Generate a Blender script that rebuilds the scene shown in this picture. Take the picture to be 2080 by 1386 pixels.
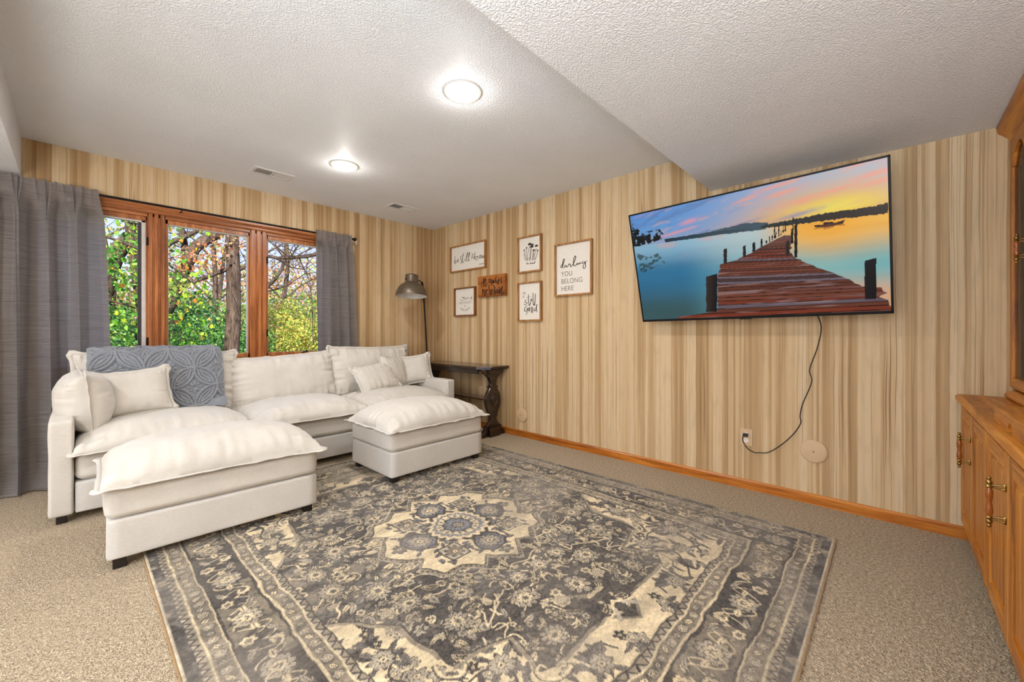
import bpy, bmesh, math, random
import numpy as np
from mathutils import Vector, Matrix, Euler, noise as mnoise

for o in list(bpy.data.objects): bpy.data.objects.remove(o)
SC = bpy.context.scene
COL = SC.collection
R = math.radians
rng = np.random.RandomState(7)
random.seed(7)

# ------------------------------------------------------------------ camera
cam = bpy.data.objects.new('camera', bpy.data.cameras.new('camera')); COL.objects.link(cam)
cam.location = (-3.201, -4.399, 1.087)
cam.rotation_euler = (R(90), 0, R(-46.99))
cam.data.sensor_width = 36; cam.data.lens = 14.322
cam.data.shift_y = -0.0077; cam.data.clip_start = 0.02; cam.data.clip_end = 300
SC.camera = cam

# ------------------------------------------------------------------ world, lights, exposure
W = bpy.data.worlds.new('world'); SC.world = W; W.use_nodes = True
wn = W.node_tree; wn.nodes.clear()
tc = wn.nodes.new('ShaderNodeTexCoord'); sep = wn.nodes.new('ShaderNodeSeparateXYZ')
wn.links.new(tc.outputs['Generated'], sep.inputs[0])
rp = wn.nodes.new('ShaderNodeValToRGB')
rp.color_ramp.elements[0].position = 0.0; rp.color_ramp.elements[0].color = (0.62, 0.68, 0.90, 1)
rp.color_ramp.elements[1].position = 0.55; rp.color_ramp.elements[1].color = (0.24, 0.36, 0.86, 1)
wn.links.new(sep.outputs['Z'], rp.inputs[0])
bg = wn.nodes.new('ShaderNodeBackground'); wo = wn.nodes.new('ShaderNodeOutputWorld')
wn.links.new(rp.outputs[0], bg.inputs[0]); bg.inputs[1].default_value = 1.05
wn.links.new(bg.outputs[0], wo.inputs[0])

def lamp(name, kind, loc, power, color=(1, 1, 1), rot=(0, 0, 0), **kw):
    l = bpy.data.lights.new(name, kind); l.energy = power; l.color = color
    for k, v in kw.items(): setattr(l, k, v)
    o = bpy.data.objects.new(name, l); COL.objects.link(o); o.location = loc; o.rotation_euler = rot
    o['kind'] = 'structure'
    return o
lamp('sun', 'SUN', (0, 10, 20), 8.0, (1.0, 0.94, 0.82), (R(48), 0, R(-28)), angle=R(2))
# added fill light by the left wall, unseen, standing in for daylight
lamp('west_fill_light', 'AREA', (-6.35, -3.6, 1.25), 62, (0.90, 0.95, 1.0), (0, R(-90), 0), shape='RECTANGLE', size=2.1, size_y=3.0)
# added upward fill light, unseen behind the camera, to brighten the ceiling
lamp('ceiling_fill_light', 'AREA', (-4.3, -4.6, 1.0), 120, (0.86, 0.93, 1.0), (R(180), 0, 0), shape='DISK', size=1.1)
WARM = (1.0, 0.955, 0.905)
LIGHT_SPOTS = [(-1.72, -2.64), (-1.72, -1.17), (-4.3, -1.17), (-4.3, -2.64)]
LIGHT_POWER = 9.5
SC.view_settings.view_transform = 'Standard'
SC.view_settings.look = 'None'
SC.view_settings.gamma = 1
SC.view_settings.use_curve_mapping = False
SC.view_settings.exposure = 0.70

# ------------------------------------------------------------------ helpers
def tag(o, label=None, cat=None, group=None, kind=None):
    if label: o['label'] = label
    if cat: o['category'] = cat
    if group: o['group'] = group
    if kind: o['kind'] = kind
    return o
def empty(name, loc=(0, 0, 0), rz=0):
    o = bpy.data.objects.new(name, None); COL.objects.link(o)
    o.location = loc; o.rotation_euler = (0, 0, rz); o.empty_display_size = 0.05
    return o
def link(name, me, mats, parent=None, smooth=None, bevel=0, mw=None):
    if not isinstance(mats, (list, tuple)): mats = [mats]
    for m in mats: me.materials.append(m)
    if smooth is not None:
        me.shade_smooth()
        if smooth < 180: me.set_sharp_from_angle(angle=R(smooth))
    o = bpy.data.objects.new(name, me); COL.objects.link(o)
    if parent is not None: o.parent = parent
    if mw is not None: o.matrix_local = mw
    if bevel:
        b = o.modifiers.new('bevel', 'BEVEL'); b.width = bevel; b.segments = 2; b.limit_method = 'ANGLE'; b.angle_limit = R(40)
    return o
class MB:
    def __init__(s): s.v = []; s.f = []; s.m = []; s.T = None
    def add(s, vs, fs, mi=0):
        n = len(s.v)
        if s.T is not None: vs = [tuple(s.T @ Vector(p)) for p in vs]
        s.v += [tuple(p) for p in vs]; s.f += [tuple(i + n for i in f) for f in fs]; s.m += [mi] * len(fs)
        return s
    def box(s, a, b, mi=0):
        x0, y0, z0 = [min(a[i], b[i]) for i in range(3)]; x1, y1, z1 = [max(a[i], b[i]) for i in range(3)]
        v = [(x0,y0,z0),(x1,y0,z0),(x1,y1,z0),(x0,y1,z0),(x0,y0,z1),(x1,y0,z1),(x1,y1,z1),(x0,y1,z1)]
        return s.add(v, [(0,3,2,1),(4,5,6,7),(0,1,5,4),(1,2,6,5),(2,3,7,6),(3,0,4,7)], mi)
    def prism(s, pts, axis, a, b, mi=0):
        """pts 2D outline extruded along axis from a to b"""
        n = len(pts)
        def mk(p, t):
            return {'x': (t, p[0], p[1]), 'y': (p[0], t, p[1]), 'z': (p[0], p[1], t)}[axis]
        v = [mk(p, a) for p in pts] + [mk(p, b) for p in pts]
        f = [tuple(range(n)), tuple(range(2*n-1, n-1, -1))] + [(i, n+i, n+(i+1) % n, (i+1) % n) for i in range(n)]
        return s.add(v, f, mi)
    def tube(s, pts, r, seg=10, mi=0, cap=True):
        pts = [Vector(p) for p in pts]; n = len(pts)
        rs = r if isinstance(r, (list, tuple)) else [r] * n
        vs = []; up = Vector((0.123, 0.3, 0.95)).normalized(); prev = None
        for i, p in enumerate(pts):
            t = (pts[min(i+1, n-1)] - pts[max(i-1, 0)]).normalized()
            if prev is None:
                a = t.cross(up)
                if a.length < 1e-3: a = t.cross(Vector((1, 0, 0)))
            else: a = prev - t * prev.dot(t)
            a.normalize(); prev = a; b = t.cross(a)
            for k in range(seg):
                th = 2*math.pi*k/seg
                vs.append(p + (a*math.cos(th) + b*math.sin(th)) * rs[i])
        fs = [(i*seg+k, i*seg+(k+1) % seg, (i+1)*seg+(k+1) % seg, (i+1)*seg+k) for i in range(n-1) for k in range(seg)]
        if cap: fs += [tuple(range(seg-1, -1, -1)), tuple(range((n-1)*seg, n*seg))]
        return s.add(vs, fs, mi)
    def lathe(s, prof, seg=32, mi=0, T=None, cap=True):
        vs = [(r*math.cos(2*math.pi*k/seg), r*math.sin(2*math.pi*k/seg), z) for r, z in prof for k in range(seg)]
        if T is not None: vs = [tuple(T @ Vector(v)) for v in vs]
        n = len(prof)
        fs = [(i*seg+k, i*seg+(k+1) % seg, (i+1)*seg+(k+1) % seg, (i+1)*seg+k) for i in range(n-1) for k in range(seg)]
        if cap:
            if prof[0][0] > 1e-5: fs.append(tuple(range(seg-1, -1, -1)))
            if prof[-1][0] > 1e-5: fs.append(tuple(range((n-1)*seg, n*seg)))
        return s.add(vs, fs, mi)
    def build(s, name, mats, parent=None, smooth=None, bevel=0, mw=None):
        me = bpy.data.meshes.new(name); me.from_pydata(s.v, [], s.f)
        if not isinstance(mats, (list, tuple)): mats = [mats]
        me.polygons.foreach_set('material_index', s.m)
        bm = bmesh.new(); bm.from_mesh(me); bmesh.ops.recalc_face_normals(bm, faces=bm.faces); bm.to_mesh(me); bm.free()
        return link(name, me, mats, parent, smooth, bevel, mw)
def grid_mesh(name, P, close_u=False, colors=None, extra=None):
    """P: (ny,nx,3) array -> quad mesh, optional per-vertex colours"""
    ny, nx = P.shape[:2]
    idx = np.arange(ny*nx).reshape(ny, nx)
    if close_u: idx = np.concatenate([idx, idx[:, :1]], 1)
    q = np.stack([idx[:-1, :-1], idx[:-1, 1:], idx[1:, 1:], idx[1:, :-1]], -1).reshape(-1, 4)
    V = P.reshape(-1, 3)
    if extra is not None:
        q = np.concatenate([q, extra[1] + len(V)]); V = np.concatenate([V, extra[0]])
    return raw_mesh(name, V, q, colors)
def raw_mesh(name, V, q, colors=None):
    me = bpy.data.meshes.new(name); k = q.shape[1]
    me.vertices.add(len(V)); me.vertices.foreach_set('co', np.ascontiguousarray(V, dtype=np.float32).ravel())
    me.loops.add(q.size); me.loops.foreach_set('vertex_index', q.astype(np.int32).ravel())
    me.polygons.add(len(q)); me.polygons.foreach_set('loop_start', np.arange(0, q.size, k, dtype=np.int32))
    me.polygons.foreach_set('use_smooth', np.ones(len(q), dtype=bool))
    if colors is not None:
        at = me.color_attributes.new('Col', 'FLOAT_COLOR', 'POINT')
        c = np.ones((len(V), 4), np.float32); c[:, :3] = colors.reshape(-1, 3)
        at.data.foreach_set('color', c.ravel())
    me.update(calc_edges=True); me.validate()
    return me
def s2l(c):
    """sRGB 0..255 -> linear"""
    c = np.asarray(c, float) / 255.0
    return np.where(c <= 0.04045, c/12.92, ((c+0.055)/1.055)**2.4)
def L3(*c): return tuple(float(x) for x in s2l(c)) + (1,)
def vnoise(x, y, seed=0, oct=3, gain=0.5):
    """smooth 2D value noise on arrays, 0..1"""
    r = np.random.RandomState(seed); tot = 0; amp = 1; A = 0
    for o in range(oct):
        g = r.rand(256, 256)
        xi = np.floor(x).astype(int); yi = np.floor(y).astype(int)
        fx = x - xi; fy = y - yi; fx = fx*fx*(3-2*fx); fy = fy*fy*(3-2*fy)
        a = g[yi % 256, xi % 256]; b = g[yi % 256, (xi+1) % 256]; c = g[(yi+1) % 256, xi % 256]; d = g[(yi+1) % 256, (xi+1) % 256]
        tot = tot + amp*((a*(1-fx)+b*fx)*(1-fy)+(c*(1-fx)+d*fx)*fy); A += amp
        amp *= gain; x = x*2.03+11.3; y = y*2.03+5.7
    return tot/A
def catmull(pts, n=6):
    P = [np.array(p, float) for p in pts]
    if len(P) < 3: return P
    out = []
    for i in range(len(P)-1):
        p0 = P[max(i-1, 0)]; p1 = P[i]; p2 = P[i+1]; p3 = P[min(i+2, len(P)-1)]
        for k in range(n):
            t = k/n
            out.append(0.5*((2*p1)+(-p0+p2)*t+(2*p0-5*p1+4*p2-p3)*t*t+(-p0+3*p1-3*p2+p3)*t**3))
    out.append(P[-1]); return out

# ------------------------------------------------------------------ materials
class NT:
    def __init__(s, name):
        s.m = bpy.data.materials.new(name); s.m.use_nodes = True; s.t = s.m.node_tree
        s.b = s.t.nodes['Principled BSDF']; s.out = s.t.nodes['Material Output']
    def n(s, typ, **kw):
        nd = s.t.nodes.new('ShaderNode'+typ)
        for k, v in kw.items():
            if k.startswith('i_'): nd.inputs[k[2:].replace('_', ' ')].default_value = v
            else: setattr(nd, k, v)
        return nd
    def l(s, a, b): s.t.links.new(a, b)
    def coord(s, scale=(1, 1, 1), kind='Object', rot=(0, 0, 0), loc=(0, 0, 0)):
        c = s.n('TexCoord'); mp = s.n('Mapping'); mp.inputs['Scale'].default_value = scale
        mp.inputs['Rotation'].default_value = rot; mp.inputs['Location'].default_value = loc
        s.l(c.outputs[kind], mp.inputs[0]); return mp.outputs[0]
    def noise(s, vec, scale, detail=3, rough=0.55, dist=0):
        nd = s.n('TexNoise'); nd.inputs['Scale'].default_value = scale; nd.inputs['Detail'].default_value = detail
        nd.inputs['Roughness'].default_value = rough; nd.inputs['Distortion'].default_value = dist
        s.l(vec, nd.inputs['Vector']); return nd.outputs['Fac']
    def ramp(s, fac, stops, interp='LINEAR'):
        nd = s.n('ValToRGB'); cr = nd.color_ramp; cr.interpolation = interp
        while len(cr.elements) < len(stops): cr.elements.new(0.5)
        for e, (p, c) in zip(cr.elements, stops): e.position = p; e.color = c if len(c) == 4 else tuple(c)+(1,)
        s.l(fac, nd.inputs[0]); return nd.outputs[0]
    def mix(s, f, a, b, mode='MIX'):
        nd = s.n('Mix', data_type='RGBA', blend_type=mode)
        for sock, v in ((nd.inputs['Factor'], f), (nd.inputs[6], a), (nd.inputs[7], b)):
            if hasattr(v, 'is_output'): s.l(v, sock)
            else: sock.default_value = v
        return nd.outputs[2]
    def math(s, op, a, b=0.0):
        nd = s.n('Math', operation=op)
        for sock, v in ((nd.inputs[0], a), (nd.inputs[1], b)):
            if hasattr(v, 'is_output'): s.l(v, sock)
            else: sock.default_value = v
        return nd.outputs[0]
    def bump(s, h, strength=0.3, dist=0.01):
        nd = s.n('Bump'); nd.inputs['Strength'].default_value = strength; nd.inputs['Distance'].default_value = dist
        s.l(h, nd.inputs['Height']); s.l(nd.outputs[0], s.b.inputs['Normal'])
    def set(s, color=None, rough=0.5, metal=0, spec=0.5, **kw):
        if color is not None:
            if hasattr(color, 'is_output'): s.l(color, s.b.inputs['Base Color'])
            else: s.b.inputs['Base Color'].default_value = color
        s.b.inputs['Roughness'].default_value = rough; s.b.inputs['Metallic'].default_value = metal
        s.b.inputs['Specular IOR Level'].default_value = spec
        for k, v in kw.items(): s.b.inputs[k.replace('_', ' ')].default_value = v
        return s.m
def plain(name, rgb, rough=0.5, metal=0, spec=0.5, var=0.08, vs=30, **kw):
    t = NT(name); c = t.coord(); f = t.noise(c, vs, 3)
    lo = tuple(x*(1-var) for x in rgb[:3])+(1,); hi = tuple(min(1, x*(1+var)) for x in rgb[:3])+(1,)
    return t.set(t.ramp(f, [(0.3, lo), (0.7, hi)]), rough, metal, spec, **kw)
def wood(name, dark, mid, light, axis='z', rough=0.35, scale=1.0, coat=0.0, fine=1.0):
    t = NT(name); sc = {'x': (0.9, 14, 14), 'y': (14, 0.9, 14), 'z': (14, 14, 0.9)}[axis]
    c = t.coord(tuple(v*scale for v in sc))
    a = t.noise(c, 1.0, 4, 0.6, 1.2); c2 = t.coord(tuple(v*scale*7 for v in sc)); b = t.noise(c2, 1.0, 3, 0.6)
    m = t.math('ADD', t.math('MULTIPLY', a, 0.7), t.math('MULTIPLY', b, 0.3*fine))
    col = t.ramp(m, [(0.36, dark), (0.49, mid), (0.60, light)])
    t.bump(b, 0.08, 0.002)
    return t.set(col, rough, 0, 0.5, Coat_Weight=coat, Coat_Roughness=0.15)

def mat_wallpaper():
    t = NT('striped_wallpaper'); tc = t.n('TexCoord'); sp = t.n('SeparateXYZ'); t.l(tc.outputs['Object'], sp.inputs[0])
    s = t.math('ADD', sp.outputs['X'], sp.outputs['Y'])
    wob = t.n('TexNoise', noise_dimensions='2D'); wob.inputs['Scale'].default_value = 1.0; wob.inputs['Detail'].default_value = 2
    cb = t.n('CombineXYZ'); t.l(t.math('MULTIPLY', s, 4.0), cb.inputs[0]); t.l(t.math('MULTIPLY', sp.outputs['Z'], 2.2), cb.inputs[1])
    t.l(cb.outputs[0], wob.inputs['Vector'])
    sw = t.math('ADD', s, t.math('MULTIPLY', t.math('SUBTRACT', wob.outputs['Fac'], 0.5), 0.012))
    def n1(scale, zs, src=sw, detail=1):
        c = t.n('CombineXYZ'); t.l(t.math('MULTIPLY', src, scale), c.inputs[0]); t.l(t.math('MULTIPLY', sp.outputs['Z'], zs), c.inputs[1])
        nd = t.n('TexNoise', noise_dimensions='2D'); nd.inputs['Scale'].default_value = 1; nd.inputs['Detail'].default_value = detail
        t.l(c.outputs[0], nd.inputs['Vector']); return nd.outputs['Fac']
    vo = t.n('TexVoronoi', voronoi_dimensions='1D', feature='F1'); t.l(sw, vo.inputs['W']); vo.inputs['Scale'].default_value = 16.0
    vs_ = t.n('SeparateColor'); t.l(vo.outputs['Color'], vs_.inputs[0])
    vo2 = t.n('TexVoronoi', voronoi_dimensions='1D', feature='F1'); t.l(s, vo2.inputs['W']); vo2.inputs['Scale'].default_value = 58.0
    vs2 = t.n('SeparateColor'); t.l(vo2.outputs['Color'], vs2.inputs[0])
    f = t.math('MULTIPLY', vs_.outputs[0], 0.42)
    f = t.math('ADD', f, t.math('MULTIPLY', n1(24, 0.5), 0.34))
    f = t.math('ADD', f, t.math('MULTIPLY', vs2.outputs[1], 0.22))
    f = t.math('ADD', f, t.math('MULTIPLY', n1(420, 2.5, s, 2), 0.24))
    col = t.ramp(f, [(0.24, L3(154, 122, 83)), (0.46, L3(176, 145, 104)), (0.62, L3(198, 171, 132)), (0.80, L3(206, 183, 148))])
    # thin dark vein lines in every other band and greyish mottling
    veins = t.ramp(n1(160, 0.8, sw, 0), [(0.27, (1, 1, 1, 1)), (0.33, (0, 0, 0, 1))])
    col = t.mix(t.math('MULTIPLY', veins, t.math('MULTIPLY', vs_.outputs[1], 0.8)), col, L3(128, 98, 64))
    g = t.ramp(n1(30, 6, sw, 4), [(0.52, (0, 0, 0, 1)), (0.75, (1, 1, 1, 1))])
    col = t.mix(t.math('MULTIPLY', g, 0.28), col, L3(158, 140, 112))
    t.bump(n1(420, 4, s, 2), 0.05, 0.001)
    return t.set(col, 0.62, 0, 0.25)
def mat_ceiling():
    t = NT('textured_ceiling'); c = t.coord()
    a = t.noise(c, 120, 3, 0.6); b = t.noise(c, 50, 2, 0.5)
    h = t.math('ADD', t.ramp(a, [(0.42, (0, 0, 0, 1)), (0.62, (1, 1, 1, 1))]), t.math('MULTIPLY', b, 0.5))
    t.bump(h, 0.6, 0.006)
    col = t.ramp(t.noise(c, 2.0, 2), [(0.3, L3(232, 234, 237)), (0.7, L3(238, 240, 243))])
    return t.set(col, 0.48, 0, 0.45)
def mat_carpet():
    t = NT('speckled_carpet'); c = t.coord()
    a = t.noise(c, 170, 2, 0.7); b = t.noise(c, 75, 3, 0.6); d = t.noise(c, 1.7, 3, 0.5)
    v = t.n('TexVoronoi'); v.inputs['Scale'].default_value = 190; t.l(c, v.inputs['Vector'])
    f = t.math('ADD', t.math('MULTIPLY', a, 0.5), t.math('MULTIPLY', b, 0.5))
    col = t.ramp(f, [(0.34, L3(116, 95, 70)), (0.46, L3(188, 166, 134)), (0.56, L3(220, 200, 168)), (0.68, L3(252, 238, 212))])
    col = t.mix(t.ramp(d, [(0.4, (0, 0, 0, 1)), (0.65, (1, 1, 1, 1))]), col, L3(196, 176, 150), 'MIX')
    nd = col.node; 
    m2 = t.mix(0.18, t.ramp(f, [(0.34, L3(116, 95, 70)), (0.46, L3(188, 166, 134)), (0.56, L3(220, 200, 168)), (0.68, L3(252, 238, 212))]), col)
    t.bump(t.math('ADD', a, t.math('MULTIPLY', v.outputs['Distance'], 1.2)), 0.9, 0.012)
    return t.set(m2, 0.95, 0, 0.1, Sheen_Weight=0.2)
def mat_fabric(name, rgb, bumps=0.25, rough=0.9, sheen=0.25):
    t = NT(name); c = t.coord(); a = t.noise(c, 420, 2, 0.6); b = t.noise(t.coord((60, 300, 300)), 1, 3, 0.6); d = t.noise(c, 6, 3)
    lo = tuple(x*0.90 for x in rgb[:3])+(1,); hi = tuple(min(1, x*1.05) for x in rgb[:3])+(1,)
    col = t.ramp(t.math('ADD', t.math('MULTIPLY', b, 0.6), t.math('MULTIPLY', d, 0.4)), [(0.35, lo), (0.65, hi)])
    t.bump(t.math('ADD', a, t.math('MULTIPLY', b, 0.8)), bumps, 0.002)
    return t.set(col, rough, 0, 0.15, Sheen_Weight=sheen, Sheen_Roughness=0.5)
def mat_curtain():
    t = NT('slub_curtain_cloth'); c = t.coord((5, 5, 260)); a = t.noise(c, 1, 4, 0.75); b = t.noise(t.coord((500, 500, 40)), 1, 2)
    col = t.ramp(a, [(0.33, L3(64, 56, 52)), (0.42, L3(126, 118, 114)), (0.58, L3(146, 139, 136)), (0.72, L3(170, 164, 162))])
    t.bump(t.math('ADD', a, t.math('MULTIPLY', b, 0.4)), 0.35, 0.002)
    t.set(col, 0.55, 0, 0.35, Sheen_Weight=0.3)
    tr = t.n('BsdfTranslucent'); t.l(t.mix(0.6, (0.66, 0.68, 0.76, 1), col, 'MULTIPLY'), tr.inputs[0])
    mx = t.n('MixShader'); mx.inputs[0].default_value = 0.45
    t.l(t.b.outputs[0], mx.inputs[1]); t.l(tr.outputs[0], mx.inputs[2]); t.l(mx.outputs[0], t.out.inputs[0])
    return t.m
def mat_attr(name, rough=0.8, spec=0.2, bumpscale=0, bumpst=0.5, emit=0, transl=0, sheen=0):
    t = NT(name); at = t.n('Attribute'); at.attribute_name = 'Col'
    if emit:
        t.set((0.004, 0.004, 0.005, 1), 0.3, 0, 0.12)
        t.l(at.outputs['Color'], t.b.inputs['Emission Color']); t.b.inputs['Emission Strength'].default_value = emit
        return t.m
    t.set(at.outputs['Color'], rough, 0, spec, Sheen_Weight=sheen)
    if bumpscale:
        c = t.coord(); t.bump(t.noise(c, bumpscale, 2, 0.7), bumpst, 0.004)
    if transl:
        tr = t.n('BsdfTranslucent'); t.l(at.outputs['Color'], tr.inputs[0]); mx = t.n('MixShader'); mx.inputs[0].default_value = transl
        t.l(t.b.outputs[0], mx.inputs[1]); t.l(tr.outputs[0], mx.inputs[2]); t.l(mx.outputs[0], t.out.inputs[0])
    return t.m
def mat_glass(name, tint=(0.97, 0.985, 0.98)):
    t = NT(name); tr = t.n('BsdfTransparent'); tr.inputs[0].default_value = tint+(1,)
    gl = t.n('BsdfGlossy'); gl.inputs['Roughness'].default_value = 0.02; fr = t.n('Fresnel'); fr.inputs[0].default_value = 1.07
    mx = t.n('MixShader'); t.l(fr.outputs[0], mx.inputs[0]); t.l(tr.outputs[0], mx.inputs[1]); t.l(gl.outputs[0], mx.inputs[2])
    t.l(mx.outputs[0], t.out.inputs[0]); return t.m
def mat_emit_lens():
    t = NT('frosted_lens'); c = t.n('TexCoord'); vl = t.n('VectorMath', operation='LENGTH'); sp = t.n('SeparateXYZ'); t.l(c.outputs['Object'], sp.inputs[0])
    cb = t.n('CombineXYZ'); t.l(sp.outputs[0], cb.inputs[0]); t.l(sp.outputs[1], cb.inputs[1]); t.l(cb.outputs[0], vl.inputs[0])
    st = t.ramp(t.math('DIVIDE', vl.outputs['Value'], 0.098), [(0.0, (1, 1, 1, 1)), (0.5, (0.6, 0.6, 0.6, 1)), (0.85, (0.17, 0.17, 0.17, 1)), (1.0, (0.11, 0.11, 0.11, 1))])
    t.set(L3(235, 230, 218), 0.4); t.b.inputs['Emission Color'].default_value = (1.0, 0.95, 0.86, 1)
    t.l(t.math('MULTIPLY', st, 2.6), t.b.inputs['Emission Strength']); return t.m

M = {}
M['wallpaper'] = mat_wallpaper(); M['ceiling'] = mat_ceiling(); M['carpet'] = mat_carpet()
M['fir'] = wood('reddish_fir', L3(118, 64, 30), L3(160, 96, 50), L3(184, 120, 70), 'z', 0.35, 1.0)
M['fir_x'] = wood('reddish_fir_rail', L3(118, 64, 30), L3(160, 96, 50), L3(184, 120, 70), 'x', 0.35, 1.0)
M['base_oak'] = wood('baseboard_oak', L3(122, 62, 12), L3(170, 98, 28), L3(196, 124, 48), 'y', 0.3, 1.0)
M['oak_z'] = wood('honey_oak_upright', L3(124, 70, 14), L3(184, 112, 30), L3(208, 140, 52), 'z', 0.42, 1.2, 0.05)
M['oak_x'] = wood('honey_oak_rail', L3(124, 70, 14), L3(184, 112, 30), L3(208, 140, 52), 'x', 0.42, 1.2, 0.05)
M['oak_dark'] = plain('toe_kick_oak', L3(90, 50, 20), 0.6)
M['handle_wood'] = plain('turned_handle_wood', L3(140, 76, 26), 0.25, 0, 0.6)
M['brass'] = plain('antique_brass', L3(150, 122, 70), 0.32, 1.0, 0.5, 0.25, 200)
M['cream'] = mat_fabric('cream_sofa_fabric', L3(202, 197, 189)[:3])
M['cream_base'] = mat_fabric('cream_base_fabric', L3(201, 197, 191)[:3], 0.3)
M['throw'] = mat_fabric('blue_grey_knit', L3(134, 139, 147)[:3], 0.7)
M['black_leg'] = plain('black_wood_leg', L3(28, 22, 18), 0.45)
M['curtain'] = mat_curtain()
M['iron'] = plain('black_iron', L3(24, 22, 22), 0.4, 0.6)
M['lamp_metal'] = plain('brown_grey_lamp_metal', L3(104, 92, 78), 0.38, 0.5, 0.5, 0.04)
M['lamp_inner'] = plain('white_lamp_enamel', L3(205, 203, 200), 0.45)
M['dark_wood'] = wood('dark_stained_walnut', L3(18, 11, 7), L3(34, 21, 14), L3(52, 33, 22), 'x', 0.28, 1.0, 0.4)
M['dark_wood_top'] = wood('dark_stained_top', L3(28, 16, 10), L3(52, 32, 20), L3(78, 52, 34), 'y', 0.25, 1.0, 0.5)
M['frame_wood'] = wood('brown_picture_frame', L3(112, 70, 28), L3(158, 108, 56), L3(178, 128, 74), 'z', 0.5, 2.0)
M['frame_dark'] = wood('dark_picture_frame', L3(86, 46, 16), L3(120, 70, 30), L3(142, 88, 44), 'z', 0.5, 2.0)
M['plaque'] = wood('orange_stained_pine', L3(112, 58, 14), L3(150, 86, 28), L3(168, 104, 44), 'y', 0.5, 1.4)
M['paper'] = plain('off_white_print', L3(222, 216, 206), 0.8, 0, 0.2, 0.015)
M['ink'] = plain('dark_ink', L3(70, 60, 54), 0.8)
M['ink_soft'] = plain('soft_grey_ink', L3(128, 120, 112), 0.8)
M['ink_gold'] = plain('ochre_ink', L3(176, 146, 98), 0.8)
M['ink_black'] = plain('black_paint', L3(24, 18, 14), 0.7)
M['white_metal'] = plain('white_painted_metal', L3(214, 213, 210), 0.5, 0, 0.4, 0.02)
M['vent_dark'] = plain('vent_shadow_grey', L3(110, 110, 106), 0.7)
M['bezel'] = plain('black_tv_plastic', L3(16, 15, 16), 0.5, 0, 0.2)
M['black_plastic'] = plain('black_plastic', L3(18, 17, 17), 0.4)
M['beige_plastic'] = plain('beige_plastic', L3(200, 172, 136), 0.5, 0, 0.4, 0.02)
M['disc'] = plain('beige_painted_disc', L3(198, 170, 134), 0.5, 0, 0.4, 0.02)
M['white_plastic'] = plain('white_plastic', L3(232, 226, 214), 0.4)
M['seal'] = plain('white_window_seal', L3(205, 200, 196), 0.5)
M['dark_seal'] = plain('dark_window_seal', L3(60, 56, 58), 0.5)
M['glass'] = mat_glass('window_glass')
M['glass2'] = mat_glass('cabinet_glass', (0.86, 0.84, 0.82))
M['lens'] = mat_emit_lens()
M['rug'] = mat_attr('woven_rug', 0.92, 0.1, 330, 0.7, sheen=0.2)
M['rug_edge'] = mat_fabric('tan_rug_binding', L3(150, 118, 74)[:3])
M['screen'] = mat_attr('tv_screen', emit=0.50)
M['leaves'] = mat_attr('leaf', 0.6, 0.3, transl=0.45)
M['ground'] = plain('leaf_littered_ground', L3(122, 112, 78), 0.95, 0, 0.1, 0.35, 3)
def mat_bark():
    t = NT('rough_bark'); c = t.coord((9, 9, 1.6)); a = t.noise(c, 3, 5, 0.7); t.bump(a, 0.9, 0.05)
    return t.set(t.ramp(a, [(0.3, L3(44, 34, 30)), (0.5, L3(92, 76, 66)), (0.7, L3(128, 110, 98))]), 0.9, 0, 0.1)
M['bark'] = mat_bark()
M['siding'] = plain('grey_siding', L3(150, 146, 140), 0.8)

# ================================================================== room shell
XW, YS, ZC = -6.5, -5.2, 2.44
def struct(name, mb, m, label=None, parent=None, **kw):
    o = mb.build(name, m, parent, **kw)
    if parent is None: o['kind'] = 'structure'
    if label: o['label'] = label
    return o
struct('floor', MB().box((XW-.1, YS-.1, -.12), (.1, .16, 0)), M['carpet'], 'beige speckled wall to wall carpet')
struct('ceiling', MB().box((XW-.1, YS-.1, ZC), (.1, .16, ZC+.12)), M['ceiling'], 'white textured ceiling')
OX0, OX1, OZ0, OZ1 = -3.36, -1.36, .86, 2.062
wb = MB()
wb.box((XW, 0, 0), (OX0, .16, ZC)); wb.box((OX1, 0, 0), (0, .16, ZC)); wb.box((OX0, 0, 0), (OX1, .16, OZ0)); wb.box((OX0, 0, OZ1), (OX1, .16, ZC))
struct('wall_back', wb, M['wallpaper'], 'window wall in beige striped wood-look wallpaper')
struct('wall_right', MB().box((0, YS, 0), (.1, .16, ZC)), M['wallpaper'], 'long wall in beige striped wood-look wallpaper behind the television')
struct('wall_front', MB().box((XW, YS-.1, 0), (.1, YS, ZC)), M['wallpaper'])
wl = MB(); wl.box((XW-.1, YS, 0), (XW, -5.0, ZC)); wl.box((XW-.1, -2.2, 0), (XW, 0, ZC)); wl.box((XW-.1, -5.0, 2.15), (XW, -2.2, ZC))
struct('wall_left', wl, M['wallpaper'])
# low soffits
struct('trim_1', MB().box((XW, YS, 2.135), (0, -3.42, ZC)), M['ceiling'], 'lowered white textured ceiling soffit over the television side')
struct('trim_2', MB().box((XW, -3.42, 2.165), (-3.455, 0, ZC)), M['ceiling'], 'lowered white ceiling soffit at the left above the curtain')
def base_prof(h=.066, t=.013): return [(0, 0), (-t, 0), (-t, h-.012), (-t*.55, h-.003), (0, h)]
struct('baseboard_right', MB().prism(base_prof(), 'y', YS, 0), M['base_oak'], 'orange stained wood baseboard')
struct('baseboard_back', MB().prism([(y, z) for y, z in base_prof()], 'x', XW, 0), M['base_oak'])

# ================================================================== window
win = empty('window_1', ((OX0+OX1)/2, 0, OZ0)); win['kind'] = 'structure'; win['label'] = 'three pane window in reddish brown wood frame behind the sofa'
wo_ = Matrix.Translation((-(OX0+OX1)/2, 0, -OZ0))
def wpart(name, mb, m, **kw): return mb.build(name, m, win, mw=wo_, **kw)
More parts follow.
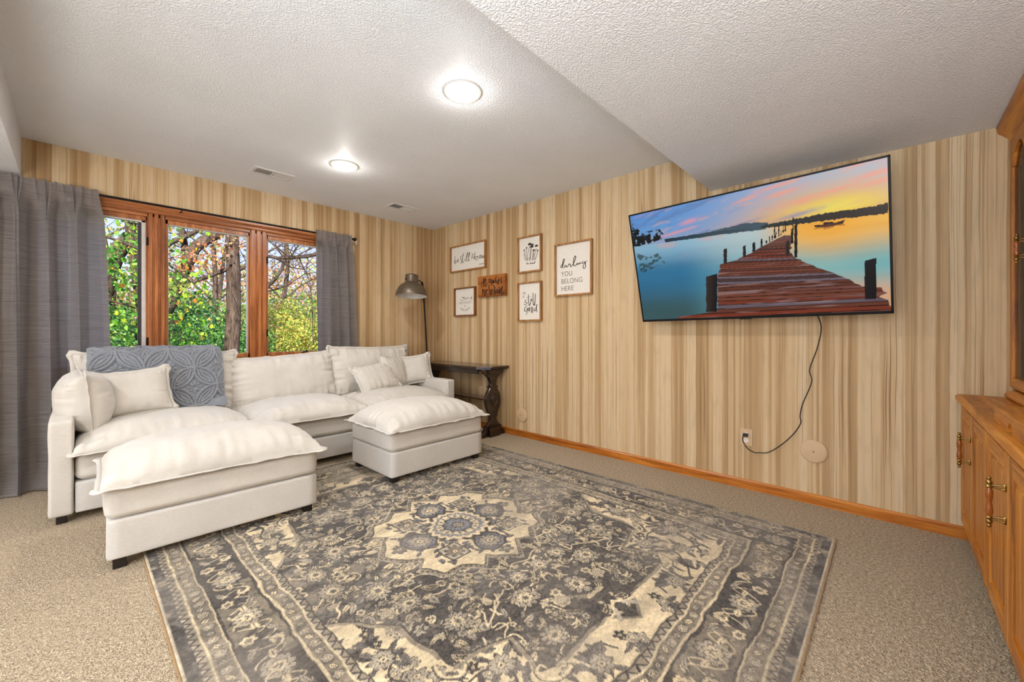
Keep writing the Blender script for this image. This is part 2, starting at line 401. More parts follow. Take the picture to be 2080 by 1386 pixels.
# casing boards with stepped moulding
def casing(x0, x1, z0, z1, horizontal):
    mb = MB()
    if horizontal: mb.prism([(.0, z0), (-.012, z0), (-.020, z0+.012), (-.020, z0+.022), (-.013, z0+.026), (-.013, z0+.04), (-.022, z0+.048), (-.022, z1), (0, z1)], 'x', x0, x1)
    else: mb.box((x0, 0, z0), (x1, -.018, z1)); mb.box((x0+.015, -.018, z0), (x1-.015, -.024, z1))
    return mb
wpart('casing_head', casing(OX0-.06, OX1+.06, OZ1-.006, OZ1+.062, True), M['fir_x'])
wpart('casing_side', casing(OX0-.06, OX0, OZ0-.06, OZ1-.006, False), M['fir'])
wpart('casing_side', casing(OX1, OX1+.06, OZ0-.06, OZ1-.006, False), M['fir'])
wpart('sill', MB().box((OX0-.06, .12, OZ0-.03), (OX1+.06, -.035, OZ0)), M['fir_x'], bevel=.004)
mulls = [(-2.803, -2.692), (-2.082, -1.942)]
for a, b in mulls:
    mb = MB(); n = 3; w = (b-a)/n
    mb.box((a, .004, OZ0), (b, .13, OZ1))
    for k in range(n):
        x0 = a+k*w+.004; x1 = a+(k+1)*w-.004
        mb.prism([(x0, .004), (x0+.004, -.006), (x1-.004, -.006), (x1, .004)], 'z', OZ0, OZ1)
    wpart('mullion', mb, M['fir'])
wpart('jamb', MB().box((OX0, 0, OZ0), (OX0+.03, .13, OZ1)), M['fir'])
wpart('jamb', MB().box((OX1-.03, 0, OZ0), (OX1, .13, OZ1)), M['fir'])
wpart('jamb_head', MB().box((OX0, .004, OZ1-.03), (OX1, .13, OZ1)), M['fir_x'])
lites = [(OX0+.03, mulls[0][0]), (mulls[0][1], mulls[1][0]), (mulls[1][1], OX1-.03)]
for i, (a, b) in enumerate(lites):
    z0, z1 = OZ0, OZ1-.03
    s = MB(); w = .014 if i == 1 else .010
    s.box((a, .02, z1-.036), (b, .062, z1)); s.box((a, .02, z0), (b, .062, z0+.04))
    s.box((a, .02, z0), (a+w+.006, .062, z1)); s.box((b-w, .02, z0), (b, .062, z1))
    wpart('sash', s, M['fir'], bevel=.003)
    g = MB(); g.box((a+w+.004, .03, z1-(.048 if i == 0 else .041)), (b-w, .07, z1-.034)); g.box((a+w+.004, .03, z0+.03), (a+w+.009, .07, z1-.036)); g.box((b-w-(.022 if i == 0 else .004), .03, z0+.03), (b-w+.001, .07, z1-.036))
    wpart('glazing_seal', g, M['seal'])
    if i == 0: wpart('outer_stop', MB().box((b-w-.042, .06, z0), (b-w-.02, .10, z1)), M['dark_seal'])
    wpart('pane', MB().box((a+w, .050, z0+.03), (b-w, .056, z1-.034)), M['glass'])
for (x, zs) in ((mulls[0][0]-.002, (1.02, 1.83)), (mulls[1][1]+.002, (1.09, 1.79))):
    for z in zs:
        hb = MB(); hb.box((x-.006, -.006, z-.03), (x+.006, .02, z+.03)); hb.tube([(x, -.008, z-.032), (x, -.008, z+.032)], .005, 8)
        wpart('hinge', hb, M['iron'])
ck = MB(); ck.box((-1.66, -.03, OZ0), (-1.60, .0, OZ0+.018)); ck.tube([(-1.63, -.02, OZ0+.018), (-1.63, -.035, OZ0+.035), (-1.60, -.05, OZ0+.04)], .006, 8); ck.lathe([(0, 0), (.009, .004), (.01, .012), (.006, .02), (0, .022)], 10, T=Matrix.Translation((-1.597, -.052, OZ0+.036)))
wpart('crank', ck, M['iron'], smooth=40)

# invented patio door frame around the west fill light (behind the camera's left)
pf = MB(); pf.box((XW-.08, -5.0, 0), (XW+.01, -4.92, 2.15)); pf.box((XW-.08, -2.28, 0), (XW+.01, -2.2, 2.15)); pf.box((XW-.08, -5.0, 2.07), (XW+.01, -2.2, 2.15)); pf.box((XW-.06, -3.64, 0), (XW, -3.56, 2.07))
pd = struct('added_door_1', pf, M['fir'], 'added wood framed patio door at the fill light, outside the picture')
MB().box((XW-.05, -4.92, .02), (XW-.044, -2.28, 2.07)).build('pane', M['glass'], pd)

# ================================================================== curtain rod and curtains
rod = empty('curtain_rod', (-2.6, -.10, 2.112)); tag(rod, 'thin black curtain rod running above the window', 'curtain rod')
rT = Matrix.Translation((2.6, .10, -2.112))
MB().tube([(-4.2, -.10, 2.112), (-1.15, -.10, 2.112)], .0085, 12).build('rod', M['iron'], rod, 40, mw=rT)
for x in (-1.15,):
    MB().lathe([(.0085, 0), (.011, .004), (.011, .012), (.008, .016), (.016, .024), (.020, .034), (.016, .046), (.006, .054), (0, .056)], 16, T=Matrix.Translation((x, -.10, 2.112)) @ Matrix.Rotation(R(90), 4, 'Y')).build('finial', M['iron'], rod, 40, mw=rT)
for x in (-1.19, -2.6, -4.1):
    b = MB(); b.box((x-.008, -.001, 2.07), (x+.008, -.006, 2.135)); b.tube([(x, -.004, 2.10), (x, -.06, 2.098), (x, -.10, 2.100)], .005, 8); b.tube([(x, -.088, 2.102), (x, -.10, 2.098), (x, -.112, 2.102), (x, -.113, 2.114)], .004, 8)
    b.build('bracket', M['iron'], rod, 40, mw=rT)

def curtain(x0t, x1t, x0b, x1b, zb, nf, seed, amp, label, flare=0.0, puddle=0):
    nu, nv = 360, 110
    u = np.linspace(0, 1, nu)[None, :]; v = np.linspace(0, 1, nv)[:, None]      # v: 0 top .. 1 bottom
    r = np.random.RandomState(seed)
    ztop = 2.142
    xt = x0t+(x1t-x0t)*u; xb = x0b+(x1b-x0b)*u
    vv = v**0.8
    ph = np.cumsum(0.6+0.8*r.rand(nf*2)); ph = ph/ph[-1]
    uu = np.interp(u[0], np.concatenate([[0], ph]), np.linspace(0, 1, nf*2+1))[None, :]
    th = uu*2*math.pi*nf
    big = np.sin(th)+0.35*np.sin(2*th+1.3+2*v)+0.25*np.sin(.5*th+3*v+seed)
    fine = np.sin(th*3.1+.7)+.6*np.sin(th*5.3+1.9)
    g = np.clip(v/.12, 0, 1); g = g*g*(3-2*g)
    a = amp*(.35+.65*g)*(1+.25*np.sin(3*u+seed))
    Y = -.10-a*big*(.40+.60*g)-.010*fine*(1-g)*1.5+np.zeros_like(v)
    # pocket around rod
    pocket = np.exp(-((v-.014)/.012)**2)*.012
    X = xt+(xb-xt)*vv+.010*np.cos(th)*g+.35*a*np.cos(th+.4)
    Z = ztop+(zb-ztop)*v+.006*np.sin(th*2.3)*np.exp(-v/.01)+.004*fine*np.exp(-v/.02)
    Y = Y-flare*np.clip((v-.6)/.4, 0, 1)**2*(1+.3*np.sin(th*.5))
    if puddle:
        k = np.clip((v-.80)/.20, 0, 1)
        Y = Y-.03*k*np.sin(8*v*3+4*u*3)-.02*k*vnoise(u*14+0*v, v*20+0*u, seed, 2)
        Z = np.maximum(Z, .004+.012*vnoise(u*20+0*v, v*30+0*u, seed+1, 2))
    Y = np.minimum(Y, -.052-.008*np.sin(30*X))
    kk = 1-np.clip((v-.032)/.05, 0, 1); kk = kk*kk*(3-2*kk); Y = Y*(1-kk)+np.minimum(Y*.55-.062, -.115)*kk
    Y = Y-.004*(vnoise(u*40+0*v, v*9+0*u, seed+3, 3)-.5)-.012*(vnoise(u*5+v*3, v*7-u*3, seed+4, 2)-.5)*g
    P = np.stack([X+0*Z, Y+0*Z, Z+0*X], -1)
    o = link('curtain', grid_mesh('curtain', P), M['curtain'])
    return tag(o, label, 'curtain', kind=None)
curtain(-4.15, -3.092, -4.25, -3.02, .004, 8, 3, .062, 'wide grey slub curtain pooling on the carpet at the left of the sofa', .05, 1)
curtain(-1.545, -1.165, -1.52, -1.07, .35, 4, 9, .040, 'narrow grey slub curtain at the right end of the window')

# ================================================================== ceiling lights, vents
def make_light(x, y, first):
    t = empty('ceiling_light', (x, y, ZC))
    MB().lathe([(.109, 0), (.109, -.002), (.106, -.004), (.102, -.0035)], 48, cap=False).build('trim_ring', M['white_metal'], t, 60)
    MB().lathe([(.1035, -.001), (.1015, -.006), (.094, -.013), (.080, -.018), (.055, -.023), (.028, -.026), (0, -.027)], 48, cap=False).build('lens', M['lens'], t, 80)
    return t
for i, (x, y) in enumerate(LIGHT_SPOTS):
    zz = ZC if x > -3.455 else 2.165
    t = make_light(x, y, i == 0); t.location.z = zz
    tag(t, ['larger looking round flush ceiling light nearest the camera', 'round flush ceiling light nearest the window and the air vents', 'round flush light in the soffit by the window, outside the picture', 'round flush light in the soffit, outside the picture'][i], 'ceiling light', 'round ceiling lights')
    lamp('lamp_downlight', 'AREA', (x, y, zz-.032), LIGHT_POWER, WARM, shape='DISK', size=.10)
    lamp('lamp_side_glow', 'POINT', (x, y, zz-.055), LIGHT_POWER*.17, WARM, shadow_soft_size=.03)
def make_vent(x, y, label):
    L, Wd = .30, .17
    t = empty('ceiling_vent', (x, y, ZC)); tag(t, label, 'vent', 'ceiling air vents')
    f = MB(); z = -.006
    for a, b in (((-L/2, -Wd/2), (L/2, -Wd/2+.03)), ((-L/2, Wd/2-.03), (L/2, Wd/2)), ((-L/2, -Wd/2+.03), (-L/2+.022, Wd/2-.03)), ((L/2-.022, -Wd/2+.03), (L/2, Wd/2-.03)), ((-.008, -Wd/2+.03), (.008, Wd/2-.03))):
        f.box((a[0], a[1], z), (b[0], b[1], 0))
    f.build('frame', M['white_metal'], t, bevel=.002)
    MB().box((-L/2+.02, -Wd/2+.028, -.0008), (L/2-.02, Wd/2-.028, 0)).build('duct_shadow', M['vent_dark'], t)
    first = None
    for side in (-1, 1):
        for k in range(10):
            px = side*(.016+k*.0118)+side*.003
            if first is None:
                s = MB(); s.prism([(-.0045, -.0050), (-.0035, -.0056), (.0045, -.0012), (.0035, -.0008)], 'y', -Wd/2+.03, Wd/2-.03)
                first = s.build('slat', M['white_metal'], t); o = first
            else:
                o = first.copy(); COL.objects.link(o); o.parent = t
            o.location = (px, 0, 0); o.rotation_euler = (0, 0, 0 if side < 0 else R(180))
    return t
make_vent(-2.06, -.555, 'white ceiling air vent further left, nearer the middle of the window')
make_vent(-.80, -.545, 'white ceiling air vent near the corner above the curtain end')

# ================================================================== television
tv = empty('television', (-.256, -3.675, 1.586)); tag(tv, 'large flat television tilted down from the wall showing a sunset pier', 'television')
tv.rotation_mode = 'QUATERNION'
ax = Vector((-.0178, -.9998, .0129)); bx = Vector((-.2589, .0171, .9658)); ax.normalize(); bx = (bx-ax*bx.dot(ax)).normalized(); nx = bx.cross(ax)   # points to the wall
nrm = ax.cross(bx)
TVM = Matrix((ax, bx, nrm)).transposed()
tv.rotation_quaternion = TVM.to_quaternion()
w2, h2 = 1.45/2, .83/2
fr = MB(); bz = .011
for a, b in (((-w2, -h2), (w2, -h2+.016)), ((-w2, h2-bz), (w2, h2)), ((-w2, -h2), (-w2+bz, h2)), ((w2-bz, -h2), (w2, h2))): fr.box((a[0], a[1], -.025), (b[0], b[1], .003))
fr.build('bezel', M['bezel'], tv, bevel=.0015)
MB().box((-w2+.003, -h2+.003, -.026), (w2-.003, h2-.003, -.004)).box((-.45, -.30, -.055), (.45, .18, -.026)).build('back_shell', M['bezel'], tv, bevel=.004)
MB().box((-.035, -h2-.006, -.018), (.035, -h2+.002, -.004)).build('sensor_bar', M['bezel'], tv)
wall_x = Vector((0, -3.675, 1.62))
ti = (Matrix.Translation(tv.location) @ TVM.to_4x4()).inverted()
mt = MB(); mt.box((-.012, -3.98, 1.44), (0, -3.37, 1.80)); mt.box((-.10, -3.80, 1.52), (-.012, -3.76, 1.72)); mt.box((-.10, -3.59, 1.52), (-.012, -3.55, 1.72)); mt.tube([(-.06, -3.82, 1.62), (-.06, -3.53, 1.62)], .018, 12)
mt.tube([(-.05, -3.78, 1.60), (-.19, -3.78, 1.62)], .014, 8); mt.tube([(-.05, -3.57, 1.60), (-.19, -3.57, 1.62)], .014, 8)
mt.build('wall_bracket', M['black_plastic'], tv, mw=ti)

T_CORN=[(-0.718,0.401),(0.716,0.403),(0.708,-0.392),(-0.712,-0.402)]
T_HOR=[(-0.727,0.176),(-0.47,0.169),(-0.223,0.161),(0.113,0.151),(0.391,0.138),(0.711,0.123)]
T_FARSHORE=[(-0.477,0.192),(-0.22,0.188),(-0.074,0.184),(0.121,0.154),(-0.223,0.161),(-0.47,0.169)]
T_HILL=[(-0.221,0.184),(-0.124,0.193),(-0.056,0.198),(0.04,0.203),(0.116,0.196),(0.174,0.181),(0.157,0.145),(-0.223,0.165)]
T_RIDGE=[(0.127,0.159),(0.159,0.174),(0.245,0.175),(0.327,0.177),(0.455,0.178),(0.574,0.174),(0.664,0.172),(0.712,0.177),(0.711,0.123),(0.391,0.14),(0.127,0.155)]
T_SUN=[(0.469,0.204),(0.517,0.205)]
T_CLOUDS=[(0.075,0.349),(0.255,0.339),(0.237,0.387),(0.345,0.275),(0.497,0.295),(0.678,0.34),(0.609,0.408),(0.688,0.296),(-0.394,0.224),(-0.292,0.281),(0.04,0.205),(0.322,0.198)]
T_PIER=[(0.247,0.091),(0.159,0.056),(0.064,0.011),(-0.022,-0.02),(-0.119,-0.036),(-0.128,-0.081),(-0.15,-0.135),(-0.162,-0.355),(-0.306,-0.373),(-0.451,-0.387),(-0.449,-0.416),(0.073,-0.409),(0.712,-0.4),(0.709,-0.339),(0.664,-0.32),(0.698,-0.3),(0.676,-0.268),(0.597,-0.253),(0.533,-0.203),(0.467,-0.16),(0.411,-0.129),(0.379,-0.105),(0.308,-0.059),(0.276,-0.021),(0.288,0.084)]
T_POSTS=[(-0.188,-0.112),(-0.191,-0.358)]
T_POSTS=[((-0.182,-0.103),(-0.207,-0.358),0.0355),((-0.081,0.062),(-0.09,-0.037),0.0105),((0.032,0.064),(0.027,-0.006),0.0085),((0.087,0.076),(0.083,0.019),0.008),((0.131,0.091),(0.127,0.044),0.005),((0.156,0.078),(0.155,0.057),0.0035),((0.174,0.1),(0.172,0.062),0.003),((0.189,0.101),(0.187,0.072),0.003),((0.209,0.118),(0.206,0.082),0.0025),((0.204,0.155),(0.199,0.079),0.003),((0.226,0.157),(0.222,0.089),0.003),((0.236,0.121),(0.234,0.093),0.002),((0.244,0.125),(0.242,0.104),0.001),((0.25,0.148),(0.247,0.107),0.002),((0.261,0.17),(0.257,0.112),0.0035),((0.264,0.055),(0.259,-0.031),0.0085),((0.292,0.124),(0.287,0.035),0.006),((0.301,0.19),(0.296,0.115),0.0025),((0.311,0.144),(0.301,-0.049),0.0075),((0.316,0.167),(0.313,0.112),0.002),((0.636,-0.108),(0.631,-0.33),0.0245)]
T_BOAT=[(0.396,0.121),(0.441,0.119),(0.441,0.13),(0.481,0.126),(0.49,0.117),(0.538,0.126),(0.525,0.106),(0.477,0.102),(0.452,0.101),(0.402,0.111)]
T_TREE=[(-0.718,0.345),(-0.686,0.298),(-0.649,0.25),(-0.596,0.241),(-0.502,0.239),(-0.476,0.2),(-0.593,0.18),(-0.715,0.179)]
T_TREFL=[(-0.7,0.124),(-0.607,0.08),(-0.519,0.107),(-0.488,0.022),(-0.689,-0.036)]
T_PLANKS=[(-0.121,-0.054),(0.405,-0.112),(-0.149,-0.173),(0.527,-0.191),(-0.155,-0.278),(0.608,-0.262),(-0.162,-0.355),(0.708,-0.339)]

def inpoly(x, y, poly):
    c = np.zeros(x.shape, bool); n = len(poly)
    for i in range(n):
        x1, y1 = poly[i]; x2, y2 = poly[(i+1) % n]
        if y1 == y2: continue
        t = ((y1 > y) != (y2 > y)) & (x < (x2-x1)*(y-y1)/(y2-y1)+x1)
        c ^= t
    return c
def paint_screen(X, Y):
    """sunset over a lake with a plank pier; X,Y in metres on the screen"""
    C = lambda *c: s2l(c)
    def lerp(a, b, t): return a+(b-a)*np.clip(t, 0, 1)[..., None]
    def ss(a, b, t): t = np.clip((t-a)/(b-a), 0, 1); return t*t*(3-2*t)
    hx = [p[0] for p in T_HOR]; hy = [p[1] for p in T_HOR]
    H = np.interp(X, hx, hy)
    sx, sy = T_SUN[0]
    up = Y-H; t = np.clip(up/.42, 0, 1); r = (X+.72)/1.44
    top = lerp(C(60, 130, 222)+0*X[..., None], C(168, 194, 222)+0*X[..., None], r*1.15)
    mid = lerp(C(110, 165, 222)+0*X[..., None], C(208, 200, 190)+0*X[..., None], ss(.25, .95, r))
    col = lerp(mid, top, ss(.1, .95, t))
    low = lerp(C(150, 170, 205)+0*X[..., None], C(240, 180, 100)+0*X[..., None], ss(.3, .8, r))
    col = lerp(low, col, ss(0, .26, t))
    d = np.sqrt(((X-sx)/.42)**2+((Y-sy+.0)/.13)**2); col = lerp(col, C(250, 178, 70)+0*col, .85*np.exp(-d**2))
    d = np.sqrt(((X-sx-.03)/.20)**2+((Y-sy)/.055)**2); col = lerp(col, C(255, 232, 90)+0*col, np.exp(-d**2))
    # streaky clouds
    n = vnoise(X*7+Y*5, Y*34-X*7, 21, 4, .55); col = lerp(col, C(240, 176, 150)+0*col, .42*ss(.58, .75, n)*ss(.05, .4, r+.15)*ss(.0, .12, up))
    n = vnoise(X*5+4, Y*26-X*5, 22, 4, .55); col = lerp(col, C(100, 130, 180)+0*col, .55*ss(.55, .75, n)*(1-ss(.35, .7, r)))
    for i, (cx, cy) in enumerate(T_CLOUDS):
        d = ((X-cx)/(.07+.03*(i % 3)))**2+((Y-cy-.12*(X-cx))/(.010+.006*(i % 2)))**2
        n = vnoise(X*40+i, Y*90, 30+i, 3); cc = C(255, 168, 140) if i < 8 else (C(246, 160, 170) if i < 10 else C(150, 150, 180))
        col = lerp(col, cc+0*col, .8*np.exp(-d*(.5+1.3*n)))
    # water: mirrored tones, cooler and darker
    dn = np.clip((H-Y)/.52, 0, 1)
    wl_ = lerp(C(146, 190, 214)+0*X[..., None], C(50, 120, 160)+0*X[..., None], ss(0, .42, dn))
    wl_ = lerp(wl_, C(60, 92, 96)+0*wl_, ss(.45, 1.0, dn))
    wm = lerp(C(190, 208, 208)+0*X[..., None], C(100, 170, 186)+0*X[..., None], ss(0, .6, dn))
    wr = lerp(C(252, 190, 84)+0*X[..., None], C(128, 188, 190)+0*X[..., None], ss(.05, .48, dn)); wr = lerp(wr, C(240, 172, 120)+0*wr, .8*ss(.5, .85, dn)*ss(.75, .95, r+.08))
    wat = lerp(wl_, wm, ss(.22, .55, r)); wat = lerp(wat, wr, ss(.55, .74, r))
    d = np.sqrt(((X-.46)/.16)**2+((H-Y)/.16)**2); wat = lerp(wat, C(255, 178, 50)+0*wat, .8*np.exp(-d**2))
    n = vnoise(X*3+2, Y*26, 40, 3); wat = wat*(.92+.16*n[..., None])
    n = vnoise(X*6+9, Y*14, 41, 3); wat = lerp(wat, C(240, 160, 140)+0*wat, .35*ss(.62, .8, n)*(1-ss(.0, .3, dn)))
    col = np.where((up > 0)[..., None], col, wat)
    # shores and hills
    nz = (vnoise(X*60, Y*0, 50, 3)-.5)*.008
    m = inpoly(X, Y+nz, T_HILL); hz = lerp(C(120, 140, 160)+0*col, C(70, 88, 100)+0*col, ss(-.35, .0, X)); col = np.where(m[..., None], hz, col)
    m = inpoly(X, Y+nz*.6, T_FARSHORE); col = np.where(m[..., None], lerp(C(34, 54, 70)+0*col, C(60, 78, 88)+0*col, ss(-.5, -.1, X)), col)
    nz = (vnoise(X*120, Y*0, 51, 4)-.5)*.012
    m = inpoly(X, Y+nz, T_RIDGE); col = np.where(m[..., None], lerp(C(38, 52, 48)+0*col, C(52, 38, 26)+0*col, ss(.1, .6, X))*(.8+.4*vnoise(X*80, Y*120, 52)[..., None]), col)
    # overhanging tree and its reflection
    n = vnoise(X*55, Y*55, 60, 4, .6)
    m = (inpoly(X, Y, T_TREE) & (n > .40)) | (inpoly(X, Y-.03, T_TREE) & (n > .56)) | ((X < -.66) & (np.abs(Y-H-.06) < .06) & (n > .45)); col = np.where(m[..., None], C(20, 28, 26)+0*col, col)
    m = inpoly(X, Y, T_TREFL)*ss(.40, .56, vnoise(X*40, Y*60, 61, 3)); col = lerp(col, C(44, 66, 56)+0*col, .8*m)
    # boat
    m = inpoly(X, Y, T_BOAT); col = np.where(m[..., None], C(36, 24, 22)+0*col, col)
    m = inpoly(X, 2*(np.interp(.53, hx, hy)-.022)-Y, T_BOAT); col = lerp(col, C(120, 60, 24)+0*col, .55*m)
    # pier
    pm = inpoly(X+(vnoise(X*0, Y*90, 70, 1)-.5)*.012, Y, T_PIER)
    (a0, a1), (b0, b1) = T_PLANKS[6:8]; (c0, c1), (d0, d1) = T_PLANKS[0:2]
    s1 = (b1-a1)/(b0-a0); s0 = (d1-c1)/(d0-c0)
    yy = Y-H; k = np.clip((Y+.40)/.36, 0, 1); sl = s1+(s0-s1)*k
    q = Y-sl*(X-a0)                                   # height along pier's left edge
    depth = 1.0/np.maximum(.02, (.21-q+.0))            # perspective spacing
    hor = .235; v = np.log(np.maximum(.012, hor-q))*20.0
    idx = np.floor(v); fr_ = v-idx
    rr = np.random.RandomState(5); tone = rr.rand(400); hue = rr.rand(400)
    ti_ = tone[(idx.astype(int)) % 400]; hu = hue[(idx.astype(int)) % 400]
    base = lerp(C(54, 30, 24)+0*col, C(128, 70, 50)+0*col, ti_)
    base = lerp(base, C(112, 104, 116)+0*base, ss(.60, .9, hu)*.8*ss(.0, .5, k+.3))
    base = lerp(base, C(156, 66, 40)+0*base, ss(.25, .0, hu)*.6)
    base = base*(.72+.5*vnoise(X*9, Y*120, 71, 3)[..., None])
    gap = (fr_ < .13) | (fr_ > .965); base = np.where(gap[..., None], C(24, 14, 12)+0*base, base)
    gl_ = vnoise(X*5+3, Y*70, 77, 3); base = lerp(base, C(170, 140, 140)+0*base, .5*ss(.6, .8, gl_)); far = ss(-.02, .16, Y); base = lerp(base, C(120, 96, 88)+0*base, far*.7)
    col = np.where(pm[..., None], base, col)
    for (px, py), (qx, qy), hw in T_POSTS:
        t = (Y-qy)/(py-qy+1e-9); cx = qx+(px-qx)*t
        w = hw*(.9+.2*vnoise(X*0+px*9, Y*40, 80, 2))
        m = (t > 0) & (t < 1+.02*np.sin((X-px)/max(hw, .002)*1.5)) & (np.abs(X-cx) < w)
        sh = np.clip((X-cx)/w*.5+.5, 0, 1)
        big = hw > .008
        pc = lerp(C(14, 14, 18)+0*col, C(56, 44, 38)+0*col, ((1-sh)*(1.0 if qx < .3 else .2)) if big else sh*0)*(.75+.5*vnoise(X*260, Y*30, 81)[..., None])
        col = np.where(m[..., None], pc, col)
    return np.clip(col, 0, 1)
sx0, sx1, sy0, sy1 = -w2+bz, w2-bz, -h2+.016, h2-bz
nx_, ny_ = 520, 292
gx, gy = np.meshgrid(np.linspace(sx0, sx1, nx_), np.linspace(sy0, sy1, ny_))
link('screen', grid_mesh('screen', np.stack([gx, gy, 0*gx], -1), colors=paint_screen(gx, gy)), M['screen'], tv)

# power cord and socket
out = empty('wall_outlet', (0, -3.655, .36)); tag(out, 'beige wall outlet with a black plug below the television', 'outlet')
MB().box((-.006, -.037, -.058), (0, .037, .058)).build('cover_plate', M['beige_plastic'], out, bevel=.002)
for z in (-.02, .02):
    s = MB(); s.prism([(.017*math.cos(a), z+.015*math.sin(a)*1.05) for a in np.linspace(0, 2*math.pi, 20, endpoint=False)], 'x', -.009, -.005)
    f = s.build('socket', M['white_plastic'], out)
    h = MB(); h.box((-.0095, -.007, z-.003), (-.0088, -.005, z+.005)); h.box((-.0095, .005, z-.003), (-.0088, .007, z+.005)); h.build('slot', M['black_plastic'], f)
def Xp(y, z, x=-.012): return (x, y, z)
cord = empty('power_cord', (-.2, -4.02, 1.2)); tag(cord, 'black power cord hanging from the television to the outlet', 'cord')
ct = Matrix.Translation((.2, 4.02, -1.2))
CP = [(-.13, -4.05, 1.24), (-.07, -4.08, 1.13), (-.05, -4.06, 1.00), (-.045, -4.02, .86), (-.05, -4.03, .78), (-.05, -3.985, .64), (-.045, -3.97, .56), (-.045, -3.972, .51), (-.035, -3.93, .43), (-.028, -3.86, .345), (-.025, -3.79, .285), (-.03, -3.74, .275), (-.03, -3.71, .27), (-.035, -3.67, .29), (-.045, -3.645, .335), (-.048, -3.644, .368), (-.04, -3.648, .382)]
MB().tube(catmull(CP, 8), .0032, 8).build('cable', M['black_plastic'], cord, 60, mw=ct)
MB().box((-.040, -3.668, .369), (-.0095, -3.640, .391)).build('plug', M['black_plastic'], cord, bevel=.003, mw=ct)
for (y, z, r, lab) in ((-4.035, .335, .072, 'larger round beige cover disc on the wall beside the hanging cord'), (-1.556, .225, .072, 'round beige cover disc on the wall beside the dark side table')):
    t = empty('wall_cover_disc', (0, y, z)); tag(t, lab, 'wall disc', 'round wall cover discs')
    T = Matrix.Rotation(R(-90), 4, 'Y')
    MB().lathe([(r, 0), (r, .006), (r-.004, .010), (r-.012, .012), (0, .013)], 48, T=T).build('disc', M['disc'], t, 40)
    MB().lathe([(.005, .012), (.005, .0145), (.003, .016), (0, .0155)], 12, T=T).build('screw', M['brass'], t, 40)
sw_ = empty('wall_plate', (-1.05, 0, 2.105)); tag(sw_, 'tiny white two-hole wall plate beside the curtain rod end', 'wall plate')
MB().box((-.009, -.005, -.028), (.009, 0, .028)).build('plate', M['white_plastic'], sw_, bevel=.002)
for z in (.014, -.014): MB().lathe([(.004, .0045), (.004, .0055), (0, .0055)], 10, T=Matrix.Translation((0, 0, z)) @ Matrix.Rotation(R(90), 4, 'X')).build('hole', M['ink'], sw_)
# low outlet under the side table
o2 = empty('wall_outlet', (0, -.93, .42)); tag(o2, 'beige wall outlet half hidden under the dark side table', 'outlet')
MB().box((-.006, -.037, -.058), (0, .037, .058)).build('cover_plate', M['beige_plastic'], o2, bevel=.002)

# ================================================================== soft furniture
def cushion_arrays(w, h, tt, tb, seed, n=72, pinch=.05, power=.42, wr=.006, sag=0.0):
    u = np.sin(np.linspace(-1, 1, n)*math.pi/2)*.5+np.linspace(-1, 1, n)*.5
    U, V = np.meshgrid(u, u)
    X = w/2*U*(1-pinch*(1-V**2)*np.abs(U)**2); Y = h/2*V*(1-pinch*w/h*(1-U**2)*np.abs(V)**2)
    prof = np.maximum(0, (1-np.abs(U)**2.6)*(1-np.abs(V)**2.6))**power
    du = (1-np.abs(U))*w/2; dv = (1-np.abs(V))*h/2
    def wrinkle(s):
        a = vnoise(Y/.030+s, X/.22+7, s, 2)-.5; b = vnoise(X/.030+s, Y/.22+3, s+1, 2)-.5
        fo = min(.10, .16*min(w, h)); g = np.exp(-du/fo)*a*(1-np.exp(-du/.012))+np.exp(-dv/fo)*b*(1-np.exp(-dv/.012))
        c = (vnoise(X/.16+s, Y/.16, s+2, 3)-.5)*.9*prof
        return g*wr*6.5+c*wr*2.8
    top = tt*prof+wrinkle(seed)+sag*(np.abs(U)**2)*prof*tt
    bot = -tb*prof-wrinkle(seed+5)*(1 if tb > .03 else .2)
    return X, Y, top, bot
